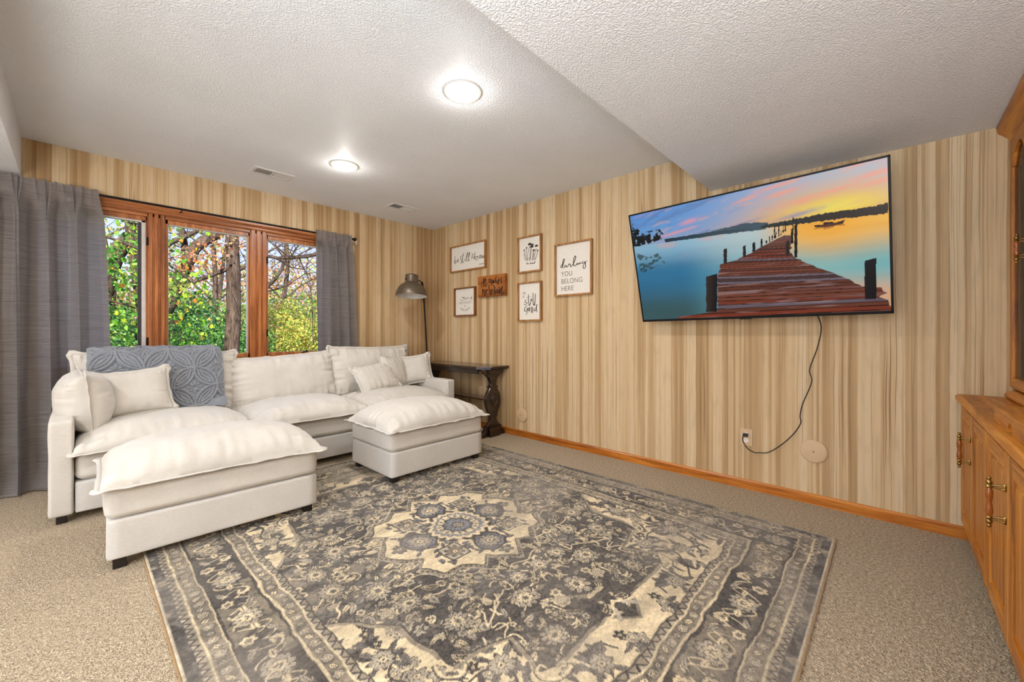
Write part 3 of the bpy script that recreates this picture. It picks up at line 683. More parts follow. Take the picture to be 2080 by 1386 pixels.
def cushion(name, w, h, tt, tb, seed, mat, parent=None, mw=None, flange=.016, droop=0.0, **kw):
    X, Y, top, bot = cushion_arrays(w, h, tt, tb, seed, **kw)
    n = X.shape[0]
    if droop:
        dd = droop*np.clip((np.abs(2*Y/h))**6+(np.abs(2*X/w))**6, 0, 1); top = top-dd; bot = bot-dd
    A = np.stack([X, Y, top], -1); B = np.stack([X, Y, bot], -1)[:, ::-1]
    V = np.concatenate([A.reshape(-1, 3), B.reshape(-1, 3)])
    i = np.arange(n*n).reshape(n, n); q1 = np.stack([i[:-1, :-1], i[:-1, 1:], i[1:, 1:], i[1:, :-1]], -1).reshape(-1, 4)
    # stitch rims (top and bottom rims coincide at zero thickness)
    me = raw_mesh(name, V, np.concatenate([q1, q1+n*n]))
    bm = bmesh.new(); bm.from_mesh(me); bmesh.ops.remove_doubles(bm, verts=bm.verts, dist=.0004); bm.to_mesh(me); bm.free()
    me.shade_smooth()
    o = link(name, me, mat, parent, mw=mw)
    # flange strip: a flat doubled hem around the seam
    rim = [(j, 0) for j in range(0)]
    ring = [(0, k) for k in range(n-1)]+[(k, n-1) for k in range(n-1)]+[(n-1, n-1-k) for k in range(n-1)]+[(n-1-k, 0) for k in range(n-1)]
    P = np.array([[X[a], Y[a], (top[a]+bot[a])/2] for a in ring]); m = len(P)
    tan = np.roll(P, -1, 0)-np.roll(P, 1, 0); out = np.stack([tan[:, 1], -tan[:, 0], 0*tan[:, 0]], -1); out /= np.linalg.norm(out, axis=1)[:, None]+1e-9
    s = np.arange(m)/m*2*math.pi; rr = np.random.RandomState(seed+11)
    L = 2*(w+h); wob = sum(rr.randn()*np.sin(k*s+rr.rand()*6.3)/(1+.03*k) for k in (7, 13, 22, 31, 47)); wob = wob/3
    ext = flange*(1+.18*wob)
    ear = 1+.8*np.exp(-((np.abs(P[:, 0])-w/2)**2+(np.abs(P[:, 1])-h/2)**2)/.03**2)
    Pi = P-out*.006; Po = P+out*(ext*ear)[:, None]; Po[:, 2] += .0075*wob*np.cos(3*s)
    th = .0034
    rings = [Pi+[0, 0, th], Po+[0, 0, th*.9], Po-[0, 0, th*.9], Pi-[0, 0, th]]
    G = np.stack(rings, 0)
    idx = np.arange(4*m).reshape(4, m); idn = np.roll(idx, -1, 1)
    q = np.concatenate([np.stack([idx[a], idn[a], idn[(a+1) % 4], idx[(a+1) % 4]], -1) for a in range(4)])
    link('flange', raw_mesh('flange', G.reshape(-1, 3), q), mat, o)
    return o
def rbox(name, a, b, mat, parent, r=.03, seed=0, mw=None, bulge=0.0, n=26):
    """soft upholstered block with rounded corners and a slight bulge"""
    a = np.array(a, float); b = np.array(b, float); c = (a+b)/2; hs = (b-a)/2
    bm = bmesh.new(); bmesh.ops.create_cube(bm, size=2)
    bmesh.ops.subdivide_edges(bm, edges=bm.edges, cuts=n, use_grid_fill=True)
    for v in bm.verts:
        p = np.array(v.co); q = np.sign(p)*np.abs(p)**.75*hs
        core = np.clip(q, -(hs-r), hs-r); d = q-core; L = np.linalg.norm(d)
        if L > 1e-9: q = core+d/L*min(r, max(L, 0)) if L > r else q
        # project onto the rounded surface
        i = int(np.argmax(np.abs(p)))
        e = np.array([1-min(1, abs(p[k])**2) for k in range(3)]); w = 1.0
        for k in range(3):
            if k != i: w *= max(0, 1-p[k]**4)
        q[i] += np.sign(p[i])*bulge*w
        nz = mnoise.noise(Vector(((q[0]+seed)*4, q[1]*4, q[2]*6)))*.004*(1 if bulge else .5)
        q[i] += np.sign(p[i])*nz
        v.co = Vector(q+c)
    me = bpy.data.meshes.new(name); bm.to_mesh(me); bm.free()
    return link(name, me, mat, parent, smooth=180, mw=mw)
def legbox(parent, x, y, h, s=.042, mw=None):
    m = MB(); m.box((x-s/2, y-s/2, 0), (x+s/2, y+s/2, h)); return m.build('leg', M['black_leg'], parent, bevel=.003, mw=mw)

# ---- sectional sofa
SX0, SX1, SYF, SYB = -3.305, -.42, -.965, -.14
sofa = empty('sectional_sofa', ((SX0+SX1)/2, -.55, 0)); tag(sofa, 'long cream upholstered sofa with three seats and low square arms under the window', 'sofa')
ST = Matrix.Translation((-(SX0+SX1)/2, .55, 0))
seatw = (SX1-SX0-.20)/3; sx = [SX0+.10+seatw*k for k in range(4)]
for k in range(3):
    rbox('base', (sx[k]+.001, SYF+.008, .045), (sx[k+1]-.001, SYB, .226), M['cream_base'], sofa, .012, k, ST, n=12)
    rbox('seat_box_cushion', (sx[k]+.006, SYF+.010, .230), (sx[k+1]-.006, SYB-.12, .385), M['cream'], sofa, .035, 10+k, ST, .008)
rbox('arm', (SX0, SYF, .045), (SX0+.098, SYB, .588), M['cream'], sofa, .014, 3, ST, .002)
rbox('arm', (SX1-.098, SYF, .045), (SX1, SYB, .588), M['cream'], sofa, .014, 4, ST, .002)
rbox('back_frame', (SX0, SYB-.01, .045), (SX1, SYB+.10, .66), M['cream'], sofa, .02, 5, ST, .002)
for (x, y) in ((SX0+.05, SYF+.045), (SX1-.06, SYF+.045), (SX0+.06, SYB+.03), (SX1-.06, SYB+.03), (sx[1], SYF+.06), (sx[2], SYF+.06)): legbox(sofa, x, y, .05, mw=ST)
for k in range(3):
    w = seatw+.015
    T = ST @ Matrix.Translation(((sx[k]+sx[k+1])/2, (SYF+SYB-.13)/2-.028, .398))
    cushion('seat_pillow_top', w, .745, (.142, .142, .135)[k], .018, 20+k*3, M['cream'], sofa, T, flange=.014, power=.40, pinch=.015, wr=.007, droop=.006)
# back cushions: stand on the seat, lean on the frame
for (xc, w, h, z, tilt, sd, roll, tk, yy) in ((-2.745, .955, .50, .685, 9, 40, -1.0, .10, -.285), (-1.875, .90, .46, .655, 12, 46, 3.2, .11, -.29), (-1.015, .90, .50, .69, 9, 52, -.6, .11, -.285)):
    T = ST @ Matrix.Translation((xc, yy, z)) @ Euler((R(90-tilt), 0, 0)).to_matrix().to_4x4() @ Matrix.Rotation(R(roll), 4, 'Z')
    cushion('back_cushion', w, h, tk, tk*.8, sd, M['cream'], sofa, T, flange=.016, power=.42, pinch=.035, wr=.008)

# ---- ottomans
def ottoman(name, x0, x1, y0, y1, rz, label, seed):
    cx, cy = (x0+x1)/2, (y0+y1)/2; w, d = x1-x0, y1-y0
    t = empty(name, (cx, cy, 0), rz); tag(t, label, 'ottoman', 'cream ottomans')
    rbox('base', (-w/2, -d/2, .050), (w/2, d/2, .232), M['cream_base'], t, .010, seed, n=14)
    rbox('box_cushion', (-w/2-.004, -d/2-.002, .234), (w/2+.004, d/2+.002, .378), M['cream'], t, .032, seed+1, None, .006)
    for sx_ in (-1, 1):
        for sy_ in (-1, 1): legbox(t, sx_*(w/2-.045), sy_*(d/2-.045), .052, .048)
    cushion('pillow_top', w+.045, d+.05, .145, .022, seed+2, M['cream'], t, Matrix.Translation((0, 0, .398)), flange=.018, power=.43, pinch=.012, wr=.007, droop=.016)
    return t
ottoman('ottoman', -3.095, -2.185, -1.825, -1.205, R(-2.2), 'larger-looking cream ottoman with puffy top nearest the left of the carpet', 70)
ottoman('ottoman', -1.672, -.800, -1.805, -1.195, R(0), 'cream ottoman with puffy top on the rug in front of the dark side table', 80)

# ---- throw pillows
def pillow(label, c, w, h, tk, yaw, pitch, roll, seed, power=.46, pinch=.07):
    """yaw: heading of the face normal from -y towards +x; pitch: lean back"""
    t = empty('throw_pillow', c); tag(t, label, 'pillow', 'cream throw pillows on the sofa')
    E_ = Matrix.Rotation(R(yaw), 4, 'Z') @ Matrix.Rotation(R(90-pitch), 4, 'X') @ Matrix.Rotation(R(roll), 4, 'Z')
    cushion('pillow_body', w, h, tk, tk, seed, M['cream'], t, E_, flange=.017, power=power, pinch=pinch, wr=.006)
    return t
pillow('fat cream pillow standing edge-on against the left sofa arm', (-3.160, -.62, .655), .38, .37, .135, 95, 6, 4, 101, .50, .05)
pillow('cream pillow propped in front of the blue-grey knit throw', (-2.925, -.560, .675), .39, .31, .085, 2, 22, 5, 108)
pillow('cream pillow lying back against the right back cushion, leftmost of three', (-1.10, -.545, .630), .44, .31, .070, 2, 36, 8, 115)
pillow('cream pillow in the middle of the three at the right end of the sofa', (-.845, -.445, .670), .34, .32, .075, 16, 20, -8, 122)
pillow('cream pillow leaning on the right sofa arm beside the dark table', (-.575, -.46, .680), .33, .31, .075, -32, 20, 8, 129)

# ---- knitted throw over the first back cushion
def knit_throw():
    prof = catmull([(-.150, .72), (-.155, .86), (-.20, .945), (-.262, .950), (-.318, .925), (-.372, .84), (-.402, .74), (-.425, .63), (-.450, .54), (-.462, .495)], 12)
    prof = np.array(prof); seg = np.r_[0, np.cumsum(np.linalg.norm(np.diff(prof, axis=0), axis=1))]
    nv, nu = 230, 330; s = np.linspace(0, seg[-1], nv); py = np.interp(s, seg, prof[:, 0]); pz = np.interp(s, seg, prof[:, 1])
    ty = np.gradient(py); tz = np.gradient(pz); L = np.hypot(ty, tz); ny_ = -(-tz/L); nz_ = -ty/L
    ny_, nz_ = tz/L, -ty/L
    x = np.linspace(-3.145, -2.375, nu)
    X, S = np.meshgrid(x, s); Y = py[:, None]+0*X; Z = pz[:, None]+0*X
    a = .29; h = np.zeros_like(X)
    def frac(t): return t-np.floor(t)
    # interlaced circles: raised double cords and knotted centres
    for ox in (0, .5):
        for k in range(-1, 6):
            for l in range(-1, 5):
                cx = -3.15+(k+ox)*a; cy = (l+ox)*a+.06
                d = np.hypot(X-cx, S-cy); rr_ = a*.5*1.414*.72
                h = np.maximum(h, .019*np.exp(-((d-rr_)/.0065)**2)); h = np.maximum(h, .014*np.exp(-((d-rr_+.022)/.005)**2)); h = np.maximum(h, .009*np.exp(-((d-rr_+.042)/.004)**2))
                th = np.arctan2(S-cy, X-cx); m = (d < .05)
                h = np.where(m, np.maximum(h, .013*(.5+.5*np.cos(th*8))*np.exp(-((d-.025)/.016)**2)), h)
    knots = .0050*(vnoise(X/.006, S/.006, 5, 1))+.0012*np.sin(X/.0035)*np.sin(S/.0035)
    h = h+knots+.010*(vnoise(X/.10, S/.12, 9, 2)-.5)
    e = np.minimum(np.minimum(X-x[0], x[-1]-X), .03)/.03
    off = .012+h*np.sqrt(np.clip(e, 0, 1))
    bow = .020*np.exp(-((X-x[-1])/.05)**2)*np.clip((S-.25)/.3, 0, 1)+.02*np.exp(-((X-x[0])/.05)**2)*np.clip((S-.25)/.3, 0, 1)
    mid = -.022*(1-np.abs((X+2.76)/.385)**2)
    f = np.clip((S-.20)/.15, 0, 1)
    Y2 = Y+ny_[:, None]*(off)+(mid*0-.0)*f+bow*f-.012*(1-np.abs((X+2.76)/.385)**2.5)*f; Z2 = Z+nz_[:, None]*off+.018*(X+2.76)*np.clip(S/.6, 0, 1)*.3
    Z2 = Z2+.010*np.sin((X+3.15)*9)*np.clip((S-.45)/.1, 0, 1)
    t = empty('knit_throw', (-2.76, -.30, .72)); tag(t, 'blue-grey knitted throw with raised circle pattern draped over the left back cushion', 'blanket')
    T = Matrix.Translation((2.76, .30, -.72))
    P = np.stack([X, Y2, Z2], -1)
    o = link('knitted_cloth', grid_mesh('knitted_cloth', P), M['throw'], t, mw=T)
    sm = o.modifiers.new('thickness', 'SOLIDIFY'); sm.thickness = .006; sm.offset = -1
    mb = MB(); r = random.Random(3)
    for i in range(0, nu, 6):
        p = P[-1, i]; L_ = .05+.02*r.random(); dx = (r.random()-.3)*.03
        mb.tube([(p[0], p[1], p[2]+.003), (p[0]+dx*.4, p[1]-.008, p[2]-L_*.35), (p[0]+dx, p[1]-.022-.01*r.random(), max(.497, p[2]-L_*.6)), (p[0]+dx*1.8, p[1]-.045-.02*r.random(), max(.503, p[2]-L_*.8))], [.003, .0035, .003, .002], 5)
    f_ = mb.build('fringe', M['throw'], t, 60, mw=T); f_['kind'] = 'stuff'
    # second folded layer showing at the lower right corner
    u = np.linspace(0, 1, 90); v = np.linspace(0, 1, 30); UU, VV = np.meshgrid(u, v)
    Xf = -2.66+.285*UU+.01*VV; Yf = -.475-.012*np.sin(UU*9)-.02*VV; Zf = .560-.062*VV+.045*(UU-.5)+.006*np.sin(UU*22+VV*4)
    Zf += .0015*np.sin(UU*240)*np.sin(VV*60)
    f2 = link('folded_corner', grid_mesh('folded_corner', np.stack([Xf, Yf, Zf], -1)), M['throw'], t, mw=T); sm = f2.modifiers.new('thickness', 'SOLIDIFY'); sm.thickness = .007
knit_throw()

# ================================================================== floor lamp in the corner
lampo = empty('floor_lamp', (-.245, -.20, 0)); tag(lampo, 'grey-brown metal floor lamp with domed shade in the corner behind the sofa', 'floor lamp')
LT = Matrix.Translation((.245, .20, 0))
MB().lathe([(.14, 0), (.14, .012), (.13, .02), (.02, .026), (.012, .03)], 40, T=Matrix.Translation((-.215, -.20, 0))).build('base', M['lamp_metal'], lampo, 40, mw=LT)
MB().tube(catmull([(-.215, -.20, .02), (-.232, -.20, .70), (-.280, -.205, 1.40), (-.300, -.22, 1.60), (-.335, -.25, 1.66), (-.36, -.27, 1.70)], 6), .0105, 12).build('pole', M['iron'], lampo, 60, mw=LT)
HT = Matrix.Translation((-.560, -.35, 1.512)) @ Matrix.Rotation(R(-4), 4, 'X') @ Matrix.Rotation(R(4), 4, 'Y')
sh = [(.178, 0), (.1785, .004), (.176, .03), (.166, .065), (.148, .100), (.122, .130), (.092, .150), (.078, .158), (.075, .165), (.074, .235), (.072, .246), (.062, .252), (0, .253)]
MB().lathe(sh, 48, T=HT, cap=False).build('lamp_shade', M['lamp_metal'], lampo, 50, mw=LT)
MB().lathe([(.1775, .001), (.172, .03), (.162, .064), (.144, .097), (.118, .126), (.09, .144), (.05, .150), (0, .150)], 48, T=HT, cap=False).build('shade_lining', M['lamp_inner'], lampo, 60, mw=LT)
MB().lathe([(.028, .148), (.028, .11), (.033, .09), (.03, .065), (.015, .052), (0, .050)], 24, T=HT, cap=False).build('bulb', M['lamp_inner'], lampo, 60, mw=LT)
a_ = MB(); pv = HT @ Vector((.074, 0, .20)); pv2 = HT @ Vector((.09, .0, .14))
a_.tube(catmull([pv, pv+Vector((.035, .0, -.005)), pv+Vector((.06, .0, -.03)), pv+Vector((.055, .005, -.06)), pv+Vector((.02, .005, -.065))], 5), .006, 8)
a_.tube(catmull([pv+Vector((.055, .005, -.055)), pv+Vector((.09, .02, -.075)), (-.36, -.27, 1.62), (-.335, -.25, 1.56), (-.30, -.225, 1.45)], 5), .0075, 8)
a_.lathe([(.013, -.012), (.015, 0), (.013, .012), (0, .013)], 12, T=Matrix.Translation(pv))
a_.build('swivel_arm', M['iron'], lampo, 50, mw=LT)
for s in (-1,):
    MB().lathe([(.008, 0), (.008, .010), (0, .012)], 12, T=HT @ Matrix.Translation((-.074, 0, .19)) @ Matrix.Rotation(R(-90), 4, 'Y')).build('knob', M['iron'], lampo, 40, mw=LT)

# ================================================================== dark trestle side table
tb = empty('side_table', (-.19, -.80, 0)); tag(tb, 'dark stained trestle side table with carved pedestal ends against the right wall', 'table')
TT = Matrix.Translation((.19, .80, 0))
top = [(-.012, -1.385), (-.255, -1.365), (-.350, -1.235), (-.350, -.33), (-.255, -.20), (-.012, -.18)]
def inset(pts, d):
    c = np.array(pts).mean(0); return [tuple(np.array(p)+(c-np.array(p))/np.linalg.norm(c-np.array(p))*d) for p in pts]
mb = MB(); mb.prism(top, 'z', .722, .738)
mb.build('table_top', M['dark_wood_top'], tb, bevel=.004, mw=TT)
mb = MB(); mb.prism(inset(top, .010), 'z', .712, .722); mb.prism(inset(top, .02), 'z', .704, .712); mb.build('edge_moulding', M['dark_wood'], tb, bevel=.002, mw=TT)
mb = MB(); mb.box((-.325, -1.22, .655), (-.305, -.36, .704)); mb.box((-.05, -1.22, .655), (-.03, -.36, .704)); mb.build('apron', M['dark_wood'], tb, bevel=.003, mw=TT)
mb = MB(); mb.box((-.329, -1.20, .672), (-.325, -.38, .680)); mb.box((-.329, -1.20, .688), (-.325, -.38, .696)); mb.build('apron_bead', M['dark_wood'], tb, mw=TT)
half = [(.150, .704), (.150, .690), (.140, .668), (.118, .655), (.092, .648), (.088, .632), (.074, .628), (.052, .600), (.040, .570), (.036, .545), (.044, .532), (.060, .526), (.060, .514), (.050, .508), (.070, .480), (.094, .440), (.104, .395), (.102, .350), (.088, .300), (.066, .255), (.050, .235), (.058, .225), (.056, .214), (.042, .205), (.040, .180), (.050, .155), (.078, .130), (.100, .112), (.104, .095), (.118, .088), (.120, .072), (.150, .055), (.168, .030), (.170, .0), (.120, .0), (.105, .018), (.060, .026), (0, .026)]
def trestle(y, x=-.185):
    pts = [(x-a, b) for a, b in half]+[(x+a, b) for a, b in reversed(half[:-1])]
    m = MB(); m.prism(pts, 'y', y-.022, y+.022)
    o = m.build('trestle_leg', M['dark_wood'], tb, bevel=.004, mw=TT)
    # raised oval medallion and mouldings on both faces
    for s in (-1, 1):
        c = MB()
        T = Matrix.Translation((x, y+s*.022, .385)) @ Matrix.Rotation(R(-90*s), 4, 'X') @ Matrix.Diagonal((.62, 1.0, 1.0, 1))
        c.lathe([(.075, 0), (.075, .006), (.066, .009), (.060, .004), (.052, .004), (.044, .010), (0, .014)], 28, T=T)
        c.build('medallion', M['dark_wood'], o, bevel=.0015); c = MB()
        c.box((x-.062, y+s*.022, .516), (x+.062, y+s*.030, .524)); c.build('moulding', M['dark_wood'], o); c = MB(); c.box((x-.108, y+s*.022, .094), (x+.108, y+s*.034, .108)); c.build('moulding', M['dark_wood'], o); c = MB()
        c.prism([(y+s*.022, .70), (y+s*.05, .70), (y+s*.048, .672), (y+s*.034, .66), (y+s*.022, .64)], 'x', x-.09, x+.09)
        c.build('corbel', M['dark_wood'], o, bevel=.0015); c = MB()
        c.prism([(y+s*.022, .10), (y+s*.040, .08), (y+s*.048, .03), (y+s*.048, .0), (y+s*.022, .0)], 'x', x-.075, x+.075)
        c.build('foot_block', M['dark_wood'], o, bevel=.0015)
trestle(-1.30); trestle(-.30)
mb = MB(); mb.box((-.255, -1.28, .375), (-.115, -.32, .393)); mb.box((-.262, -1.28, .379), (-.255, -.32, .389)); mb.build('stretcher_shelf', M['dark_wood_top'], tb, bevel=.003, mw=TT)

# ================================================================== framed pictures (right wall)
STILL_KNOW=[[(-234,44),(-240,15),(-248,-26),(-249,-41),(-237,-52),(-220,-47),(-215,-26),(-222,-14),(-235,-17),(-246,-31)],[(-196,-22),(-174,-10),(-179,-1),(-193,-12),(-190,-33),(-177,-40),(-155,-23)],[(-108,26),(-125,27),(-134,14),(-125,-6),(-111,-25),(-108,-46),(-120,-62),(-136,-55)],[(-75,63),(-88,30),(-96,-10),(-99,-44),(-86,-59),(-70,-44)],[(-111,30),(-65,36)],[(-49,-16),(-52,-39),(-41,-37)],[(-46,-2),(-45,1)],[(-31,-28),(0,32),(5,55),(-10,54),(-20,15),(-28,-35),(-18,-50),(0,-35)],[(5,-29),(34,28),(41,54),(26,49),(16,10),(11,-40),(21,-51),(39,-33)],[(129,42),(119,3),(114,-46)],[(154,-4),(122,-17),(142,-39),(161,-58),(181,-51)],[(157,-8),(157,-38)],[(157,-21),(176,-7),(184,-31),(191,-45)],[(225,-1),(208,-8),(210,-38),(225,-40),(230,-14),(220,2)],[(244,-3),(244,-32),(254,-47),(266,-29),(266,-3),(266,-29),(278,-43),(285,-25),(289,1)]]
AMPERSAND=[[(102,-21),(79,9),(77,26),(89,32),(96,20),(72,-4),(64,-23),(77,-33),(102,-8)]]
HE_MAKES=[[(-154,49),(-154,-12)],[(-115,96),(-121,46),(-124,-7)],[(-158,47),(-78,64)],[(-101,59),(-82,69),(-82,91),(-96,87),(-101,59),(-99,30),(-92,-4),(-75,-3),(-66,30)],[(-28,88),(-30,29)],[(-30,67),(-15,72),(-10,65),(-10,27)],[(-8,65),(7,70),(13,61),(13,25),(21,3)],[(51,62),(31,52),(26,27),(41,28),(51,62),(53,24)],[(91,98),(75,84),(73,27)],[(88,57),(76,44),(98,28),(104,11),(124,2)],[(114,36),(137,52),(127,62),(114,45),(111,27),(124,16),(134,20)],[(173,63),(160,59),(160,48),(170,26),(166,6)],[(-138,-18),(-140,-83)],[(-138,-40),(-128,-35),(-124,-43),(-124,-86)],[(-121,-43),(-106,-38),(-101,-47),(-99,-88),(-82,-113)],[(-78,-58),(-54,-46),(-61,-38),(-78,-51),(-82,-75),(-72,-90)],[(-6,-2),(-16,9),(-32,0),(-27,-33),(-16,-67),(-6,-104),(7,-88),(24,-54),(18,-39),(1,-52),(-3,-68)],[(45,9),(45,-10),(71,-26),(55,-39),(55,-72),(61,-106)],[(98,-42),(78,-55),(71,-87),(88,-89),(111,-48),(111,-95)],[(127,-19),(131,-66),(136,-103),(147,-67),(153,-44)],[(160,-70),(186,-35),(176,-21),(163,-45),(163,-80),(173,-115),(189,-100),(199,-73)]]
WEIRD=[[(-94,39),(-80,26),(-61,16),(-23,12)],[(-58,62),(-51,45),(-39,58),(-32,43),(-16,62)],[(-23,48),(-11,59),(-20,60),(-18,43),(1,38),(15,39)],[(17,50),(20,39),(34,38)],[(36,38),(47,53),(61,55),(57,46)],[(57,40),(66,33),(84,35)],[(116,36),(103,40),(96,33),(107,31),(132,74),(112,40),(116,27),(139,29)],[(68,12),(112,11)]]
STILL_GOOD=[[(-43,26),(-66,6),(-63,-5),(-36,-6),(-40,-23),(-68,-33),(-74,-18)],[(-17,76),(-20,28),(-11,-35),(-1,-46),(10,-15),(19,26)],[(-40,45),(15,51)],[(19,32),(24,5),(37,11)],[(44,89),(42,31),(46,-31),(55,-49),(68,-5)],[(77,77),(71,16),(66,-32),(73,-46)],[(-27,-45),(-50,-44),(-73,-74),(-68,-103),(-50,-100),(-22,-56),(-27,-97),(-52,-135)],[(-8,-60),(-15,-91),(-4,-101),(5,-71),(-6,-56)],[(28,-54),(19,-92),(30,-122),(42,-89),(30,-54)],[(73,-63),(55,-83),(64,-104),(82,-91),(97,-20),(87,-74),(95,-115)]]
FLOWER_STEMS=[[(-76,43),(-72,-9),(-49,-62)],[(-43,65),(-54,6),(-36,-67)],[(0,83),(-27,19),(-31,-64)],[(13,71),(4,-2),(-5,-71)],[(26,59),(13,-3),(8,-69)],[(56,18),(39,-23),(30,-72)],[(89,47),(65,-10),(56,-75)],[(106,18),(91,-30),(69,-70)],[(39,40),(52,-8),(43,-70)],[(-85,-31),(-67,-50)],[(87,-39),(78,-65)],[(-14,-40),(-18,-59)],[(4,-32),(6,-56)],[(-85,3),(-70,-12)],[(39,0),(48,-21)]]
FLOWER_HEADS=[[(-76,50),(-43,70),(0,91),(26,62),(56,25),(89,63),(106,23),(35,84)]]
SO_LOVED=[[(-36,-82),(-46,-85),(-34,-95),(-43,-99)],[(-25,-92),(-29,-97),(-20,-99),(-16,-93),(-25,-92)],[(13,-87),(4,-102),(13,-103)],[(22,-94),(15,-99),(24,-101),(26,-95)],[(29,-94),(34,-102),(39,-93)],[(41,-100),(49,-97),(43,-95),(43,-102),(52,-103)],[(63,-98),(54,-98),(59,-104),(72,-77),(65,-103)]]
DARLING=[[(-116,52),(-128,55),(-141,43),(-144,30),(-134,24),(-120,38),(-110,69),(-100,93),(-101,103),(-108,106),(-115,91),(-122,62),(-125,36),(-119,20),(-107,21),(-98,28),(-86,42)],[(-82,43),(-94,41),(-99,31),(-93,23),(-83,29),(-77,41),(-78,28),(-72,21),(-62,29),(-54,41),(-45,54),(-40,44),(-30,46),(-34,34),(-32,24),(-23,21),(-10,32),(2,47),(20,75),(30,103),(27,116),(18,118),(8,98),(2,64),(6,34),(15,21),(28,25),(41,43),(47,48),(46,37),(53,32),(61,40),(65,48),(66,32),(71,43),(79,52),(82,42),(87,35),(95,40)],[(120,56),(105,57),(98,44),(106,35),(120,42),(131,54),(136,32),(136,2),(125,-13),(111,-8),(108,10),(120,29),(137,46),(152,59)],[(50,61),(51,63)]]
def chaikin(P, k=2):
    P = [np.array(p, float) for p in P]
    for _ in range(k):
        if len(P) < 3: return P
        Q = [P[0]]
        for a, b in zip(P[:-1], P[1:]): Q += [a*.78+b*.22, a*.22+b*.78]
        P = Q+[P[-1]]
    return P
def strokes(mb, data, wdt, x=0.0, thick=.0008):
    """brush lettering: flat ribbons on the print; data in mm from the picture centre, a to the right, z up"""
    for st in data:
        P = chaikin([(a/1000., z/1000.) for a, z in st])
        if len(P) < 2: continue
        P = np.array(P); n = len(P); t = np.gradient(P, axis=0); t /= np.linalg.norm(t, axis=1)[:, None]+1e-9
        w = wdt*(.62+.55*np.abs(t[:, 1]))*np.clip(.5+.5*np.sin(np.linspace(.15, math.pi-.15, n))*1.3, .4, 1)
        nr = np.stack([-t[:, 1], t[:, 0]], 1)*w[:, None]/2
        A = P+nr; B = P-nr
        vs = [(x-thick, -p[0], p[1]) for p in A]+[(x-thick, -p[0], p[1]) for p in B]+[(x, -p[0], p[1]) for p in A]+[(x, -p[0], p[1]) for p in B]
        fs = []
        for i in range(n-1):
            fs += [(i, i+1, n+i+1, n+i), (2*n+i, 3*n+i, 3*n+i+1, 2*n+i+1), (i, 2*n+i, 2*n+i+1, i+1), (n+i, n+i+1, 3*n+i+1, 3*n+i)]
        fs += [(0, n, 3*n, 2*n), (n-1, 3*n-1, 4*n-1, 2*n-1)]
        mb.add(vs, fs)
    return mb
def text_mesh(name, body, size, a, z, mat, parent, x, align='LEFT', sp=1.0, rot=0.0, sxy=(1, 1), bold=0.0, serif=False):
    cu = bpy.data.curves.new(name, 'FONT'); cu.body = body; cu.size = size; cu.align_x = align; cu.space_character = sp; cu.extrude = .0004; cu.offset = bold
    tmp = bpy.data.objects.new(name, cu); COL.objects.link(tmp)
    dg = bpy.context.evaluated_depsgraph_get(); me = bpy.data.meshes.new_from_object(tmp.evaluated_get(dg)); bpy.data.objects.remove(tmp)
    o = link(name, me, mat, parent)
    B = Matrix(((0, 0, -1, 0), (-1, 0, 0, 0), (0, 1, 0, 0), (0, 0, 0, 1)))
    o.matrix_local = Matrix.Translation((x, -a, z)) @ B @ Matrix.Rotation(rot, 4, 'Z') @ Matrix.Diagonal((sxy[0], sxy[1], 1, 1))
    return o
def picture(y0, y1, z0, z1, label, depth=.020, fw=.016, frame='frame_wood', plaque=False):
    cy, cz = (y0+y1)/2, (z0+z1)/2; w, h = abs(y1-y0)/2, abs(z1-z0)/2
    t = empty('framed_picture' if not plaque else 'wooden_plaque', (-.002, cy, cz)); tag(t, label, 'picture' if not plaque else 'wooden sign')
    if plaque:
        m = MB(); m.box((-depth, -w, -h), (0, w, h)); m.build('board', M['plaque'], t, bevel=.003); return t
    rails = [((-w, -h), (w, -h+fw)), ((-w, h-fw), (w, h)), ((-w, -h+fw), (-w+fw, h-fw)), ((w-fw, -h+fw), (w, h-fw))]
    for (a, b) in rails:
        MB().box((-depth, a[0], a[1]), (0, b[0], b[1])).build('frame_rail', M[frame], t, bevel=.001)
    MB().box((-depth*.35, -w+fw-.001, -h+fw-.001), (-.002, w-fw+.001, h-fw+.001)).build('print', M['paper'], t)
    return t
D = .030
g = -.0112
p1 = picture(-1.024, -.384, 1.832, 2.152, 'wide framed print reading be still & know, topmost at the left of the group', D)
strokes(MB(), STILL_KNOW, .0070, g).build('lettering', M['ink'], p1); strokes(MB(), AMPERSAND, .0075, g).build('lettering', M['ink_gold'], p1)
sg = MB()
for k in range(9): sg.box((g-.0006, -.20-k*.0095, -.112-.003*(k % 2)), (g, -.206-k*.0095, -.103))
sg.build('signature', M['ink_soft'], p1)
p2 = picture(-1.350, -.920, 1.497, 1.733, 'orange stained wooden sign with black brush lettering He makes me brave', .045, plaque=True)
strokes(MB(), HE_MAKES, .0105, -.0455).build('lettering', M['ink_black'], p2)
p3 = picture(-.850, -.466, 1.290, 1.634, 'small dark framed print headed weird, lowest at the left of the group', .034, .015, 'frame_dark')
g3 = -.034*.35-.0006
strokes(MB(), WEIRD, .0055, g3).build('lettering', M['ink'], p3)
text_mesh('lettering', 'IS A', .030, .0, .020, M['ink_soft'], p3, g3, 'CENTER', 1.2)
text_mesh('lettering', 'SIDE EFFECT', .034, .0, -.022, M['ink_soft'], p3, g3, 'CENTER', 1.25)
text_mesh('lettering', 'OF', .028, .0, -.060, M['ink_soft'], p3, g3, 'CENTER', 1.2)
for k, chx in enumerate('AWESOME'):
    tt_ = (k-3)/3.0; text_mesh('lettering', chx, .034, tt_*.082, -.112+.026*tt_*tt_, M['ink_soft'], p3, g3, 'CENTER', rot=tt_*.55)
